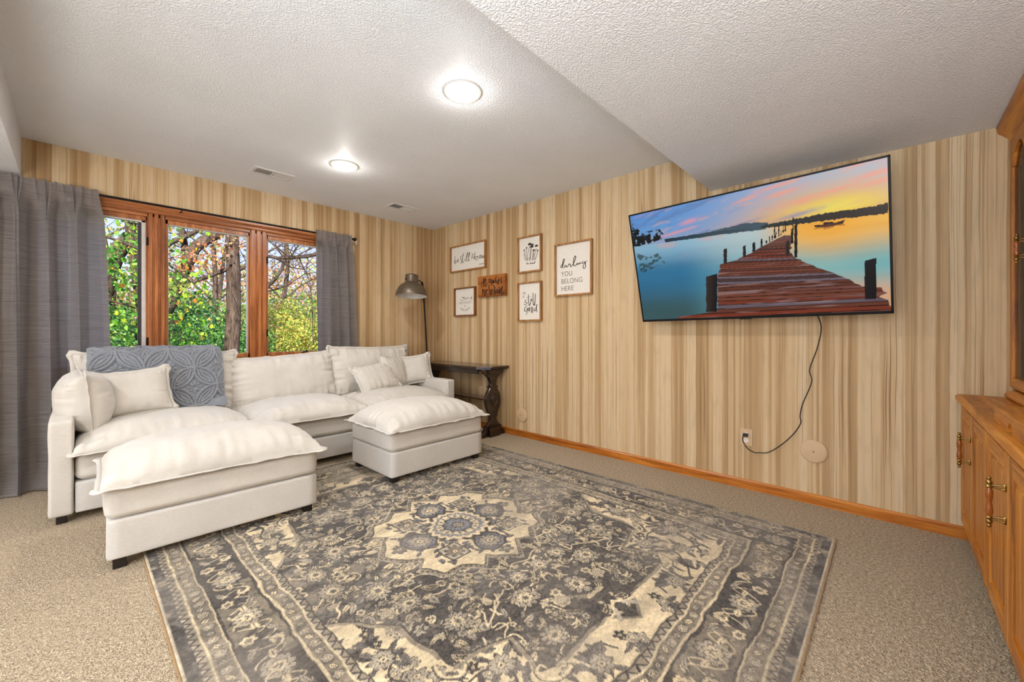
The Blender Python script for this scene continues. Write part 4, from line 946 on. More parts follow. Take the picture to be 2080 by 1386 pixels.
p4 = picture(-1.835, -1.515, 1.712, 2.088, 'framed wildflower print, upper one beside the wide lettered print', D)
strokes(MB(), FLOWER_STEMS, .006, g).build('flower_stems', M['ink_soft'], p4); strokes(MB(), SO_LOVED, .006, g).build('lettering', M['ink'], p4)
fm = MB()
for i, (a, z) in enumerate(FLOWER_HEADS[0]):
    r = (.012, .013, .030, .030, .020, .026, .014, .022)[i]
    for k in range(9):
        th = math.pi*(.08+.84*k/8) if r > .018 else 2*math.pi*k/9
        d = (math.cos(th)*r, math.sin(th)*r); nrm_ = (-d[1]*.16, d[0]*.16)
        q = [(a/1000, z/1000), (a/1000+d[0]*.6+nrm_[0], z/1000+d[1]*.6+nrm_[1]), (a/1000+d[0], z/1000+d[1]), (a/1000+d[0]*.6-nrm_[0], z/1000+d[1]*.6-nrm_[1])]
        fm.prism([(-u, v) for u, v in q], 'x', g-.0007, g)
fm.build('flower_heads', M['ink'], p4)
p5 = picture(-1.835, -1.515, 1.210, 1.614, 'framed print reading he is still good, below the wildflower print', D)
strokes(MB(), STILL_GOOD, .0075, g).build('lettering', M['ink'], p5)
text_mesh('lettering', 'HE', .036, -.098, .078, M['ink_soft'], p5, g); text_mesh('lettering', 'IS', .036, -.098, .042, M['ink_soft'], p5, g)
p6 = picture(-2.420, -2.002, 1.440, 1.944, 'largest framed print reading darling you belong here, nearest the television', D)
strokes(MB(), DARLING, .0072, g).build('lettering', M['ink'], p6)
for k, s_ in enumerate(('YOU', 'BELONG', 'HERE')): text_mesh('lettering', s_, .066, -.140, -.062-.070*k, M['ink_soft'], p6, g, 'LEFT', 1.05, sxy=(.92, 1))

# ================================================================== oak base cabinets, worktop, hutch
YF = -4.665
def oak_handle(parent, x, y, z, L=.108, off=.036):
    m = MB(); c = L/2
    prof = [(0, -c-.030), (.004, -c-.028), (.006, -c-.022), (.0035, -c-.018), (.008, -c-.012), (.008, -c-.006), (.005, -c-.003), (.009, -c+.004), (.007, -c+.008)]
    m.lathe(prof, 14, 1, T=Matrix.Translation((x, y+off, z))); m.lathe([(r, -q) for r, q in reversed(prof)], 14, 1, T=Matrix.Translation((x, y+off, z)))
    m.lathe([(.006, -c+.006), (.0095, -c*.6), (.0085, -c*.3), (.0062, 0), (.0085, c*.3), (.0095, c*.6), (.006, c-.006)], 16, 0, T=Matrix.Translation((x, y+off, z)))
    for s in (-1, 1):
        zz = z+s*(c-.002)
        for dz in (-.006, .006):
            m.tube([(x, y+off, zz+dz*.3), (x, y+off*.5, zz+dz*.8), (x, y+.003, zz+dz)], [.0032, .0026, .004], 8, 1)
        m.tube([(x, y, zz-.010), (x, y+.003, zz-.010), (x, y+.003, zz+.010), (x, y, zz+.010)], .004, 6, 1)
    return m.build('handle', [M['handle_wood'], M['brass']], parent, 50)
def raised_door(parent, x0, x1, z0, z1, y, handle_x=None, handle_z=None, name='door'):
    """frame-and-raised-panel door: local y = y plane of carcass front, door sits proud"""
    th = .020; st = .058; m = MB()
    m.box((x0, y, z0), (x0+st, y+th, z1)); m.box((x1-st, y, z0), (x1, y+th, z1)); m.box((x0+st, y, z0), (x1-st, y+th, z0+st), 1); m.box((x0+st, y, z1-st), (x1-st, y+th, z1), 1)
    a, b, c, d = x0+st, x1-st, z0+st, z1-st; e = .028
    ring0 = [(a, y+th-.012, c), (b, y+th-.012, c), (b, y+th-.012, d), (a, y+th-.012, d)]
    ring1 = [(a+.006, y+th-.013, c+.006), (b-.006, y+th-.013, c+.006), (b-.006, y+th-.013, d-.006), (a+.006, y+th-.013, d-.006)]
    ring2 = [(a+e, y+th-.003, c+e), (b-e, y+th-.003, c+e), (b-e, y+th-.003, d-e), (a+e, y+th-.003, d-e)]
    dr = m.build(name, [M['oak_z'], M['oak_x']], parent, bevel=.0025)
    pm = MB(); pm.add(ring0+ring1+ring2, [(0, 1, 5, 4), (1, 2, 6, 5), (2, 3, 7, 6), (3, 0, 4, 7), (4, 5, 9, 8), (5, 6, 10, 9), (6, 7, 11, 10), (7, 4, 8, 11), (8, 9, 10, 11)]); pm.build('raised_panel', M['oak_z'], dr)
    if handle_x is not None: oak_handle(dr, handle_x, y+th, handle_z)
    return dr
CW = .80
def base_cabinet(i, label):
    x1 = -.002-i*CW; x0 = x1-CW+.002
    t = empty('base_cabinet', ((x0+x1)/2, -4.94, 0)); tag(t, label, 'cabinet', 'oak base cabinets')
    c = (x0+x1)/2; a, b = x0-c, x1-c; yo = YF+4.94-.020
    m = MB(); m.box((a, yo, .085), (b, -.255, .730)); k = m.build('carcass', M['oak_z'], t, bevel=.002)
    MB().box((a, yo-.055, 0), (b, -.2, .085)).build('toe_kick', M['oak_dark'], t)
    mid = 0.0
    raised_door(t, a+.012, mid-.004, .100, .705, yo)
    raised_door(t, mid+.004, b-.012, .100, .705, yo, mid+.022, .540)
    return t
base_cabinet(0, 'oak base cabinet with two doors in the corner against the right wall')
base_cabinet(1, 'oak base cabinet second from the right wall, cut off by the picture edge')
base_cabinet(2, 'oak base cabinet third from the right wall, outside the picture')
wt = MB(); wt.prism([(-5.18, .732), (-4.652, .732), (-4.645, .738), (-4.645, .752), (-4.650, .761), (-4.656, .764), (-5.18, .764)], 'x', -2.42, -.002)
tag(wt.build('worktop', M['oak_x'], None), 'continuous oak worktop on the base cabinets', 'worktop')
# hutch
YH = -4.83
hu = empty('hutch', (-.60, -5.0, .764)); tag(hu, 'oak hutch with glass doors standing on the worktop', 'cabinet')
HTm = Matrix.Translation((.60, 5.0, -.764))
hx0, hx1 = -1.60, -.004
m = MB(); m.box((hx0, -5.19, .764), (hx0+.02, YH-.022, 2.06)); m.box((hx1-.02, -5.19, .764), (hx1, YH-.022, 2.06)); m.box((hx0, -5.19, 2.04), (hx1, YH-.022, 2.06)); m.box((hx0, -5.195, .764), (hx1, -5.185, 2.06)); m.box((hx0, -5.19, .805), (hx1, YH-.022, .825))
for z in (1.20, 1.60): m.box((hx0, -5.18, z), (hx1, YH-.06, z+.018))
m.build('carcass', [M['oak_z']], hu, bevel=.002, mw=HTm)
m = MB(); m.prism([(-4.862, .764), (-4.835, .764), (-4.812, .770), (-4.806, .782), (-4.815, .796), (-4.838, .806), (-4.862, .806)], 'x', hx0, -.050); m.build('base_moulding', M['oak_x'], hu, mw=HTm)
m = MB(); m.prism([(-4.86, 2.045), (-4.832, 2.045), (-4.826, 2.062), (-4.812, 2.078), (-4.792, 2.098), (-4.786, 2.130), (-4.86, 2.130)], 'x', hx0, -.004); m.build('crown_moulding', M['oak_x'], hu, mw=HTm)
def glass_door(x0, x1, hx_):
    z0, z1, st, th = .818, 2.042, .050, .020; m = MB()
    m.box((x0, YH-th, z0), (x0+st, YH, z1)); m.box((x1-st, YH-th, z0), (x1, YH, z1)); m.box((x0+st, YH-th, z0), (x1-st, YH, z0+st), 1)
    a, b = x0+st, x1-st; zt = z1-st; n = 14    # arched top rail
    pts = [(a, z1), (a, zt-.090)]+[(a+(b-a)*(.10+.80*k/n), zt-.090+.085*math.sin(math.pi*k/n)**.7) for k in range(n+1)]+[(b, zt-.090), (b, z1)]
    m.prism(pts, 'y', YH-th, YH, 1)
    d = m.build('glass_door', [M['oak_z'], M['oak_x']], hu, bevel=.003, mw=HTm)
    MB().box((a-.003, YH-.014, z0+st-.003), (b+.003, YH-.010, zt+.02)).build('pane', M['glass2'], d)
    oak_handle(d, hx_, YH, 1.46, .075, .030)
glass_door(-.395, -.006, -.372); glass_door(-.792, -.399, -.655); glass_door(-1.19, -.796, -.82); glass_door(-1.588, -1.194, -1.56)
# riser box on the worktop with an arched cable notch
rs = empty('wooden_riser', (-1.265, -4.690, .764)); tag(rs, 'low oak riser with an arched notch standing on the worktop', 'riser')
n = 12; zt = .060
pts = [(-.37, 0), (.10-.032, 0)]+[(.10-.032*math.cos(math.pi*k/n), .004+.030*math.sin(math.pi*k/n)) for k in range(n+1)]+[(.10+.032, 0), (.37, 0), (.37, zt), (-.37, zt)]
MB().prism([(a, b) for a, b in pts], 'y', .0, .016).build('front_board', M['oak_x'], rs, bevel=.0015)
MB().box((-.37, -.19, zt-.016), (.37, 0, zt)).box((.354, -.19, 0), (.37, 0, zt-.016)).box((-.37, -.19, 0), (-.354, 0, zt-.016)).build('shelf_board', M['oak_x'], rs, bevel=.0015)

# ================================================================== rug
def rug_pattern():
    """quarter of the design, 2.5 mm cells; U across from the centre, V along"""
    a_, b_, st = 1.245, 1.570, .0025
    nU, nV = int(a_/st)+1, int(b_/st)+1
    U, V = np.meshgrid(np.arange(nU)*st, np.arange(nV)*st)
    C = lambda *c: np.array(s2l(c))
    CR, GR, DK, BG, LG, BL = C(206, 190, 158), C(122, 116, 109), C(48, 42, 39), C(146, 135, 117), C(168, 158, 141), C(118, 119, 126)
    Q = np.zeros((nV, nU, 3)); r = np.random.RandomState(11)
    def put(m, c, k=1.0): Q[m] = Q[m]*(1-k)+c*k
    def win(cx, cy, R_):
        i0, i1 = max(0, int((cx-R_)/st)), min(nU, int((cx+R_)/st)+2); j0, j1 = max(0, int((cy-R_)/st)), min(nV, int((cy+R_)/st)+2)
        return slice(j0, j1), slice(i0, i1)
    def rosette(cx, cy, R_, k, fill, line, core=None, ph=0.0, sharp=.35):
        w = win(cx, cy, R_*1.3); u = U[w]-cx; v = V[w]-cy
        if u.size == 0: return
        d = np.hypot(u, v); th = np.arctan2(v, u)+ph; rr = R_*(1-sharp+sharp*np.abs(np.cos(k*th/2)))
        q = Q[w]; t = d/rr
        q[(t < 1.14) & (t >= .98)] = line; q[(t < .98)] = fill
        pet = (t < .95) & (t > .42) & (np.abs(np.sin(k*th/2)) < .22); q[pet] = fill*.55+line*.45
        q[(t < .48) & (t > .36)] = line; q[t <= .36] = core if core is not None else fill; q[t < .14] = line
    def leaf(cx, cy, L_, w_, ang, fill, line, serr=0, curve=0.0):
        w = win(cx, cy, L_*.8); u = U[w]-cx; v = V[w]-cy
        if u.size == 0: return
        x = (u*math.cos(ang)+v*math.sin(ang))/(L_/2); y = (-u*math.sin(ang)+v*math.cos(ang))/(w_/2); y = y-curve*(x*x-.4)
        prof_ = np.clip(1-x*x, 0, 1)**.75*(1-.25*x)
        if serr: prof_ = prof_*(.62+.38*np.abs(np.sin(x*serr)))
        q = Q[w]; m = np.abs(y) < prof_; m2 = np.abs(y) < prof_-.0
        inner = np.abs(y) < prof_-.009/w_*.7
        q[m & ~inner] = line; q[inner & (np.abs(x) < .97)] = fill; q[inner & (np.abs(y) < .004/w_*.8) & (np.abs(x) < .8)] = line
    def line(pts, wd, c, smooth=True):
        P = catmull(pts, 5) if smooth else [np.array(p, float) for p in pts]
        for p, q_ in zip(P[:-1], P[1:]):
            m_ = (p+q_)/2; L_ = np.linalg.norm(q_-p)
            if L_ < 1e-6: continue
            w = win(m_[0], m_[1], L_/2+wd*2); u = U[w]-p[0]; v = V[w]-p[1]
            if u.size == 0: continue
            d = q_-p; t = np.clip((u*d[0]+v*d[1])/(L_*L_), 0, 1); dist = np.hypot(u-t*d[0], v-t*d[1])
            Q[w][dist < wd/2] = c
    dU = a_-U; dV = b_-V; d = np.minimum(dU, dV); s = np.where(dU < dV, V, U)
    # ---- field
    ground = GR*.80
    Q[:] = ground
    # mottled dark patches behind the florals (the rug's own worn colouring)
    n1 = vnoise(U*4.2+3, V*11, 90, 3); put(n1 > .50, DK, .85); put((n1 > .43) & (n1 <= .50), DK, .5); put(n1 < .34, BG, .5)
    FP = [(0, 1.10), (.10, 1.0), (.40, 1.0), (.46, .965), (.41, .80), (.52, .775), (.635, .76), (.66, .70), (.66, .465), (.87, .23), (.87, 0), (0, 0)]
    field = inpoly(U, V, FP)
    # scattered florals
    for k in range(430):
        cx, cy = r.rand()*.84, r.rand()*1.1
        kind = r.rand(); R_ = .010+.022*r.rand()**1.7
        R_ = R_; fill, ln = (CR, DK) if r.rand() < .38 else ((LG, DK) if r.rand() < .5 else ((BG, CR) if r.rand() < .5 else (DK, CR)))
        if kind < .38: rosette(cx, cy, R_, r.choice([5, 6, 8]), fill, ln, GR, r.rand()*3, .2+.35*r.rand())
        elif kind < .78: leaf(cx, cy, .03+.07*r.rand(), .018+.02*r.rand(), r.rand()*3.14, fill, ln, r.choice([0, 9, 14]), r.randn()*.5)
        else:
            a0 = r.rand()*6.28; p = np.array([cx, cy]); pts = [p]
            for _ in range(5): a0 += r.randn()*.9; p = p+.035*np.array([math.cos(a0), math.sin(a0)]); pts.append(p)
            line(pts, .0065, CR if r.rand() < .6 else DK)
    for (cx, cy, R_) in ((.0, .80, .06), (.22, .70, .058), (.50, .60, .052), (.60, .22, .06), (.30, .90, .05), (.56, .38, .045), (.14, .58, .045), (.38, .48, .05), (.74, .08, .05), (0, .58, .045)):
        k_ = int(6+cx*9) ; rosette(cx, cy, R_*1.05, k_+3, LG, DK, CR, cx*9, .42); rosette(cx, cy, R_*.62, k_, CR, DK, GR, .9, .45)
        for k in range(5): an = .6+k*1.256; leaf(cx+math.cos(an)*R_*1.6, cy+math.sin(an)*R_*1.6, R_*.95, R_*.42, an, CR if k % 2 else BG, DK, 11)
    # ---- cream spandrels
    sp = (~field) & (d > .405); put(sp, CR)
    svd = Q.copy(); Q[sp] = CR
    for k in range(230):
        cx, cy = .1+r.rand()*.76, .35+r.rand()*.82
        if inpoly(np.array([cx]), np.array([cy]), FP)[0]: continue
        kind = r.rand(); 
        if kind < .35: rosette(cx, cy, .016+.016*r.rand(), r.choice([5, 6, 7]), LG, DK, CR, r.rand(), .45)
        elif kind < .85: leaf(cx, cy, .05+.05*r.rand(), .02+.018*r.rand(), r.rand()*3.14, GR if r.rand() < .6 else DK*1.2, DK, r.choice([9, 12]), r.randn()*.5)
        else: rosette(cx, cy, .022, 5, DK, DK, CR, r.rand(), .5)
    for pts in ([(.20, 1.10), (.24, 1.05), (.31, 1.06), (.33, 1.12), (.40, 1.13), (.50, 1.06), (.55, .98), (.52, .90), (.58, .84), (.68, .84), (.74, .92), (.70, 1.02), (.62, 1.10)], [(.72, .40), (.78, .46), (.74, .56), (.80, .64), (.76, .74), (.80, .84)]):
        line(pts, .009, DK*1.3)
    for (cx, cy) in ((.60, 1.02), (.52, .86), (.78, .56), (.30, 1.10), (.76, .90)):
        rosette(cx, cy, .045, 8, LG, DK, CR, .3, .4)
        for k in range(4): an = k*1.57+.5; leaf(cx+math.cos(an)*.07, cy+math.sin(an)*.07, .06, .028, an, GR, DK, 12)
    keep = field | (d <= .405); Q[field] = svd[field]
    E1 = FP[:-2]
    line([(0, 1.10), (.10, 1.0), (.40, 1.0)], .016, BG, False); line([(.46, .95), (.41, .80), (.52, .775), (.635, .76)], .016, BG, False); line([(.66, .70), (.66, .465), (.87, .23)], .016, BG, False)
    line([(0, 1.088), (.10, .988), (.40, .988)], .005, DK, False); line([(.448, .95), (.398, .80), (.52, .763), (.635, .748)], .005, DK, False); line([(.648, .70), (.648, .465), (.858, .23)], .005, DK, False)
    for (cx, cy, sg_) in ((.43, .985, 1), (.655, .735, 1)):
        line([(cx-.05, cy+.015), (cx-.055, cy+.04), (cx-.03, cy+.055), (cx+.01, cy+.045), (cx+.035, cy+.01), (cx+.03, cy-.03), (cx+.005, cy-.035), (cx-.0, cy-.012)], .009, CR)
        line([(cx-.052, cy+.025), (cx-.058, cy+.05), (cx-.03, cy+.066), (cx+.016, cy+.055), (cx+.045, cy+.01), (cx+.04, cy-.035)], .004, DK)
    # little roof shaped motif at the tip
    for dx in (0,): line([(0, .965), (.05, 1.01), (.14, 1.015)], .012, CR, False); line([(0, .94), (.06, .985), (.16, 1.0)], .006, DK, False); line([(.03, 1.0), (.075, 1.045)], .02, LG, False)
    # ---- central medallion
    MP = [(0, .46), (.10, .335), (.15, .395), (.235, .315), (.235, .30), (.385, .30), (.385, .215), (.33, .15), (.385, .10), (.46, 0), (0, 0)]
    MP = [(0, .455), (.10, .335), (.165, .385), (.24, .31), (.33, .305), (.385, .21), (.33, .150), (.385, .100), (.445, 0), (0, 0)]
    def scaled(k): return [(x*k, y*k) for x, y in MP]
    mo = inpoly(U, V, scaled(1.10)); put(mo, LG); mo = inpoly(U, V, scaled(1.085)); put(mo, BG)
    dots = (np.sin(U*190)*np.sin(V*190) > .45) & inpoly(U, V, scaled(1.08)); put(dots, DK)
    put(inpoly(U, V, scaled(1.03)), DK); put(inpoly(U, V, scaled(1.015)), CR*.96); put(inpoly(U, V, scaled(1.0)), CR)
    for k in range(60):
        th = r.rand()*1.57; rad = .18+.24*r.rand(); cx, cy = math.cos(th)*rad, math.sin(th)*rad
        if inpoly(np.array([cx]), np.array([cy]), scaled(.93))[0]: leaf(cx, cy, .045, .022, r.rand()*3.14, GR if r.rand() < .5 else BL, DK, r.choice([0, 10]))
    for th in (0.0, 1.5708):
        cx, cy = math.cos(th)*.255, math.sin(th)*.255; rosette(cx, cy, .085, 8, BL, DK, BL, .39, .10); rosette(cx, cy, .062, 12, LG, DK, CR, 0, .35)
        cx, cy = math.cos(th)*.375, math.sin(th)*.375; rosette(cx, cy, .035, 5, GR, DK, CR, th, .45)
    w_ = (np.abs(U-.20) < .062) & (np.abs(V-.20) < .062); put(w_, DK); put((np.abs(U-.20) < .054) & (np.abs(V-.20) < .054), LG); rosette(.20, .20, .045, 8, BG, DK, CR, 0, .4)
    rosette(0, 0, .165, 16, BG, DK, BL, 0, .12); rosette(0, 0, .150, 20, BL*1.05, CR, BL, 0, .12)
    dc = np.hypot(U, V); put((dc < .118) & (dc > .086), CR); thc = np.arctan2(V, U); put((dc < .113) & (dc > .091) & (np.sin(thc*20) > .2), GR); rosette(0, 0, .08, 10, BL*1.2, DK, BG, 0, .25); rosette(0, 0, .03, 6, LG, DK, CR, 0, .3)
    # ---- borders
    put(d <= .405, GR); z = .405
    tri = np.abs((s/.046) % 1-.5)*2*.030
    put((d > .372) & (d <= .405), BG); put((d > .374) & (d-.374 < tri), DK*1.15); put((d > .374) & (d-.374 < tri-.012), LG)
    put((d > .398) & (d <= .403), DK); put((d > .366) & (d <= .374), CR*.92)
    put((d > .318) & (d <= .366), BG*.80); put((d > .308) & (d <= .318), CR*.88); put((d > .298) & (d <= .308), DK)
    put((d > .148) & (d <= .298), DK*1.05)
    # cartouches on the main border, alternating grey and near-black
    cart = (np.sin(s*2*math.pi/.74+.7) > 0) & (d > .148) & (d <= .298); put(cart & (vnoise(U*9, V*9, 94, 2) > .40), BG*.72)
    put((d > .140) & (d <= .148), DK); put((d > .134) & (d <= .140), CR*.92); put((d > .078) & (d <= .134), BG*.82); put((d > .072) & (d <= .078), CR*.92)
    put((d > .044) & (d <= .072), BG); tri2 = np.abs((s/.038) % 1-.5)*2*.026; put((d > .045) & (d-.045 < tri2), DK*1.2); put((d > .045) & (d-.045 < tri2-.011), LG)
    put((d > .008) & (d <= .044), GR*.62); n2 = vnoise(U*22, V*22, 91, 3); put((d > .008) & (d <= .044) & (n2 > .56), DK); put((d > .008) & (d <= .044) & (n2 < .36), BG); put(d <= .008, C(190, 178, 156))
    def bpos(t, dd, side):      # side 0: along the long edge, 1: along the short edge
        return (a_-dd, t) if side == 0 else (t, b_-dd)
    for side, Lm in ((0, b_), (1, a_)):
        t = 0.0; k = 0
        while t < Lm-.05:
            for (dd, R_) in ((.342, .020), (.106, .021)):
                if t < Lm-dd:
                    cx, cy = bpos(t, dd, side); an = 0 if side else 1.57
                    if k % 2: rosette(cx, cy, R_, 5, LG, DK, CR, r.rand(), .35)
                    else: leaf(cx, cy, .036, .024, an+.6, CR if k % 4 else LG, DK, 0, .4)
            t += .046; k += 1
        t = .0; k = 0
        while t < Lm-.20:
            cx, cy = bpos(t, .223, side); an = 0 if side else 1.57
            big = k % 2 == 0
            if big:
                rosette(cx, cy, .056, 10, LG, DK, CR, 0, .30); rosette(cx, cy, .032, 6, CR, DK, GR, .5, .4)
                for q in (-1, 1): x_, y_ = bpos(t+q*.072, .223, side); leaf(x_, y_, .06, .034, an, CR, DK, 10)
            else:
                for q in (-1, 1):
                    x_, y_ = bpos(t+q*.03, .223+q*.038, side); rosette(x_, y_, .027, 6, CR, DK, BG, .3, .35)
                    x_, y_ = bpos(t-q*.05, .223+q*.042, side); leaf(x_, y_, .075, .030, an+q*.5, LG, DK, 12, .5)
            pts = [bpos(t+q/8*.17, .223+.055*math.sin(q/8*2*math.pi)*(1 if k % 2 else -1), side) for q in range(9)]
            line(pts, .0065, CR*.95)
            pts = [bpos(t+q/6*.12+.02, .223-.048*math.cos(q/6*2*math.pi), side) for q in range(7)]; line(pts, .005, CR*.8)
            for q in range(3): x_, y_ = bpos(t+.05+.05*q, .18+.09*r.rand(), side); leaf(x_, y_, .04, .018, r.rand()*3, CR if r.rand() < .5 else GR, DK, 9)
            t += .17; k += 1
    m = (dU < .30) & (dV < .30) & (dU > .148) & (dV > .148); put(m, DK*1.05); rosette(a_-.223, b_-.223, .06, 8, LG, DK, CR, .2, .35)
    return Q, st, a_, b_
def build_rug():
    Q, st, a_, b_ = rug_pattern()
    cx, cy = -1.730, -2.612; step = .004
    xs = np.linspace(-a_, a_, int(2*a_/step)+1); ys = np.linspace(-b_, b_, int(2*b_/step)+1)
    X, Y = np.meshgrid(xs, ys)
    # slight hand-woven waviness so the mirrored halves differ
    wx = (vnoise(X*9+40, Y*9+40, 95, 3)-.5)*.034; wy = (vnoise(X*9+80, Y*9+10, 96, 3)-.5)*.034
    e = np.clip(np.minimum(a_-np.abs(X), b_-np.abs(Y))/.25, 0, 1)*.8+.2
    e = e*np.clip(np.minimum(a_-np.abs(X), b_-np.abs(Y))/.03, 0, 1)
    U = np.clip(np.abs(X+wx*e), 0, a_-1e-4)/st; V = np.clip(np.abs(Y+wy*e), 0, b_-1e-4)/st
    i0 = U.astype(int); j0 = V.astype(int); i1 = np.minimum(i0+1, Q.shape[1]-1); j1 = np.minimum(j0+1, Q.shape[0]-1); fu = (U-i0)[..., None]; fv = (V-j0)[..., None]
    col = (Q[j0, i0]*(1-fu)+Q[j0, i1]*fu)*(1-fv)+(Q[j1, i0]*(1-fu)+Q[j1, i1]*fu)*fv
    lum = col.mean(-1)
    # abrash: streaky horizontal bands of the dyed wool, plus faded worn patches
    ab = vnoise(X*3.2+50, Y*16+20, 97, 4, .6); sp = vnoise(X*170+500, Y*210+500, 98, 2)
    mot = vnoise(X*13+3, Y*26+9, 92, 4, .7); mk_ = (np.clip((mot-.50)*7, 0, 1)*np.clip((.30-lum)*9, 0, 1))[..., None]; col = col*(1-.45*mk_)
    sp0 = vnoise(X*120+31, Y*150+17, 89, 2); tk = (np.clip((sp0-.52)*8, 0, 1)*np.clip((.22-lum)*10, 0, 1))[..., None]; col = col*(1-.40*tk)+np.array(s2l((150, 140, 124)))*.10*(1-tk)*np.clip((.12-lum)*20, 0, 1)[..., None]
    col = col*(.52+1.02*ab[..., None]); fade = np.clip((vnoise(X*2.6+7, Y*3.2+9, 99, 3)-.46)*3.6, 0, 1)[..., None]
    col = col*(1-.38*fade)+np.array(s2l((146, 138, 128)))*.38*fade
    mo = vnoise(X*60+100, Y*110+100, 93, 3)[..., None]; col = col*(.72+.56*mo); col = col*(.76+.50*sp[..., None])
    col = (col*.97+.004)*np.array([1.03, 1.0, .96])
    Z = .0085+.0012*np.clip(lum*2, 0, 1)+.0009*sp
    edge = np.minimum(a_-np.abs(X), b_-np.abs(Y)) < step*.6; Z[edge] = .004
    t = empty('area_rug', (cx, cy, 0)); tag(t, 'large grey and cream patterned rug with a central medallion on the carpet', 'rug')
    link('woven_pile', grid_mesh('woven_pile', np.stack([X, Y, Z], -1), colors=np.clip(col, 0, 1)), M['rug'], t)
    m = MB(); h = .008; w = .006
    m.box((-a_-w, -b_-w, 0), (a_+w, -b_, h)); m.box((-a_-w, b_, 0), (a_+w, b_+w, h)); m.box((-a_-w, -b_, 0), (-a_, b_, h)); m.box((a_, -b_, 0), (a_+w, b_, h))
    m.build('binding', M['rug_edge'], t, bevel=.002)
build_rug()

# ================================================================== outdoors
r_ = np.random.RandomState(4)
gx, gy = np.meshgrid(np.linspace(-22, 26, 90), np.linspace(.17, 60, 100))
gz = -.45+.012*gy+np.clip(gy-12, 0, 99)*.10+.5*(vnoise(gx*.4+20, gy*.4, 110, 3)-.5)*np.clip(gy/4, 0, 1)
g_ = link('ground_outside', grid_mesh('ground_outside', np.stack([gx, gy, gz], -1)), M['ground']); tag(g_, 'leaf-littered woodland ground sloping up outside the window', kind='structure')
sd = MB(); sd.box((XW, .161, -.5), (OX0-.05, .18, 2.9)); sd.box((OX1+.05, .161, -.5), (.12, .18, 2.9)); sd.box((OX0-.05, .161, -.5), (OX1+.05, .18, OZ0-.05)); sd.box((OX0-.05, .161, OZ1+.05), (OX1+.05, .18, 2.9))
struct('trim_3', sd, M['siding'], 'outside siding of the window wall')
PAL = {
 'green': [(88, 150, 40), (110, 172, 52), (140, 196, 60), (72, 122, 44), (160, 204, 80)],
 'yellowgreen': [(170, 200, 60), (196, 206, 70), (140, 180, 56), (214, 206, 78), (120, 160, 60)],
 'yellow': [(222, 200, 60), (206, 186, 70), (180, 176, 74), (226, 176, 66), (150, 160, 70)],
 'orange': [(226, 130, 60), (232, 160, 80), (212, 110, 60), (236, 190, 100), (200, 150, 110)],
 'bluegreen': [(80, 140, 84), (96, 158, 96), (66, 116, 72), (120, 176, 110), (140, 190, 100)],
 'pink': [(190, 140, 130), (206, 160, 150), (176, 130, 124), (214, 180, 160), (196, 160, 120)],
}
LEAF = np.array([(0, -.5, 0), (.20, -.28, .05), (.52, -.12, .10), (.26, .06, .05), (.30, .34, .06), (0, .55, 0), (-.30, .34, .06), (-.26, .06, .05), (-.52, -.12, .10), (-.20, -.28, .05)])
LEAF_F = [(0, 1, 5, 9), (1, 2, 3), (3, 4, 5, 1), (9, 8, 7), (7, 6, 5, 9)]
def leaf_cloud(centers, sizes, palette, seed, tilt=1.0):
    rr = np.random.RandomState(seed); n = len(centers)
    ax_ = rr.randn(n, 3); ax_ /= np.linalg.norm(ax_, axis=1)[:, None]; b = rr.randn(n, 3); b -= ax_*(ax_*b).sum(1)[:, None]; b /= np.linalg.norm(b, axis=1)[:, None]; c = np.cross(ax_, b)
    s = np.asarray(sizes)[:, None]
    q = np.array([(-.42, 0, .08), (0, -.55, 0), (.42, 0, .08), (0, .55, 0)])
    V = centers[:, None, :]+(q[None, :, 0:1]*ax_[:, None, :]+q[None, :, 1:2]*b[:, None, :]+q[None, :, 2:3]*c[:, None, :])*s[:, None, :]
    cols = np.array([s2l(p) for p in palette])[rr.randint(0, len(palette), n)]*(.75+.5*rr.rand(n, 1)); cols = cols*.86+cols.mean(1, keepdims=True)*.14; cols = np.repeat(cols[:, None, :], 4, 1)
    f = np.arange(n*4).reshape(n, 4)
    return V.reshape(-1, 3), f, cols.reshape(-1, 3)
def blobs(seed, cs, n, spread, sz):
    rr = np.random.RandomState(seed); out = []
    for (x, y, z, r0) in cs:
        k = int(n*r0*r0); d = rr.randn(k, 3); d /= np.linalg.norm(d, axis=1)[:, None]; rad = r0*rr.rand(k, 1)**.45
        out.append(np.array([x, y, z])+d*rad*np.array([1, 1, .8]))
    P = np.concatenate(out); return P, sz*(.6+.8*rr.rand(len(P)))
def twigs(mb, base, n, L_, r0, seed, up=.4):
    rr = np.random.RandomState(seed)
    for k in range(n):
        p = np.array(base[rr.randint(len(base))], float); d = rr.randn(3); d[2] = abs(d[2])*.6+up; d /= np.linalg.norm(d); pts = [p]
        for _ in range(4): d = d+rr.randn(3)*.28; d /= np.linalg.norm(d); p = p+d*L_/4*(.7+.6*rr.rand()); pts.append(p)
        mb.tube(pts, [r0, r0*.75, r0*.5, r0*.32, r0*.15], 5)
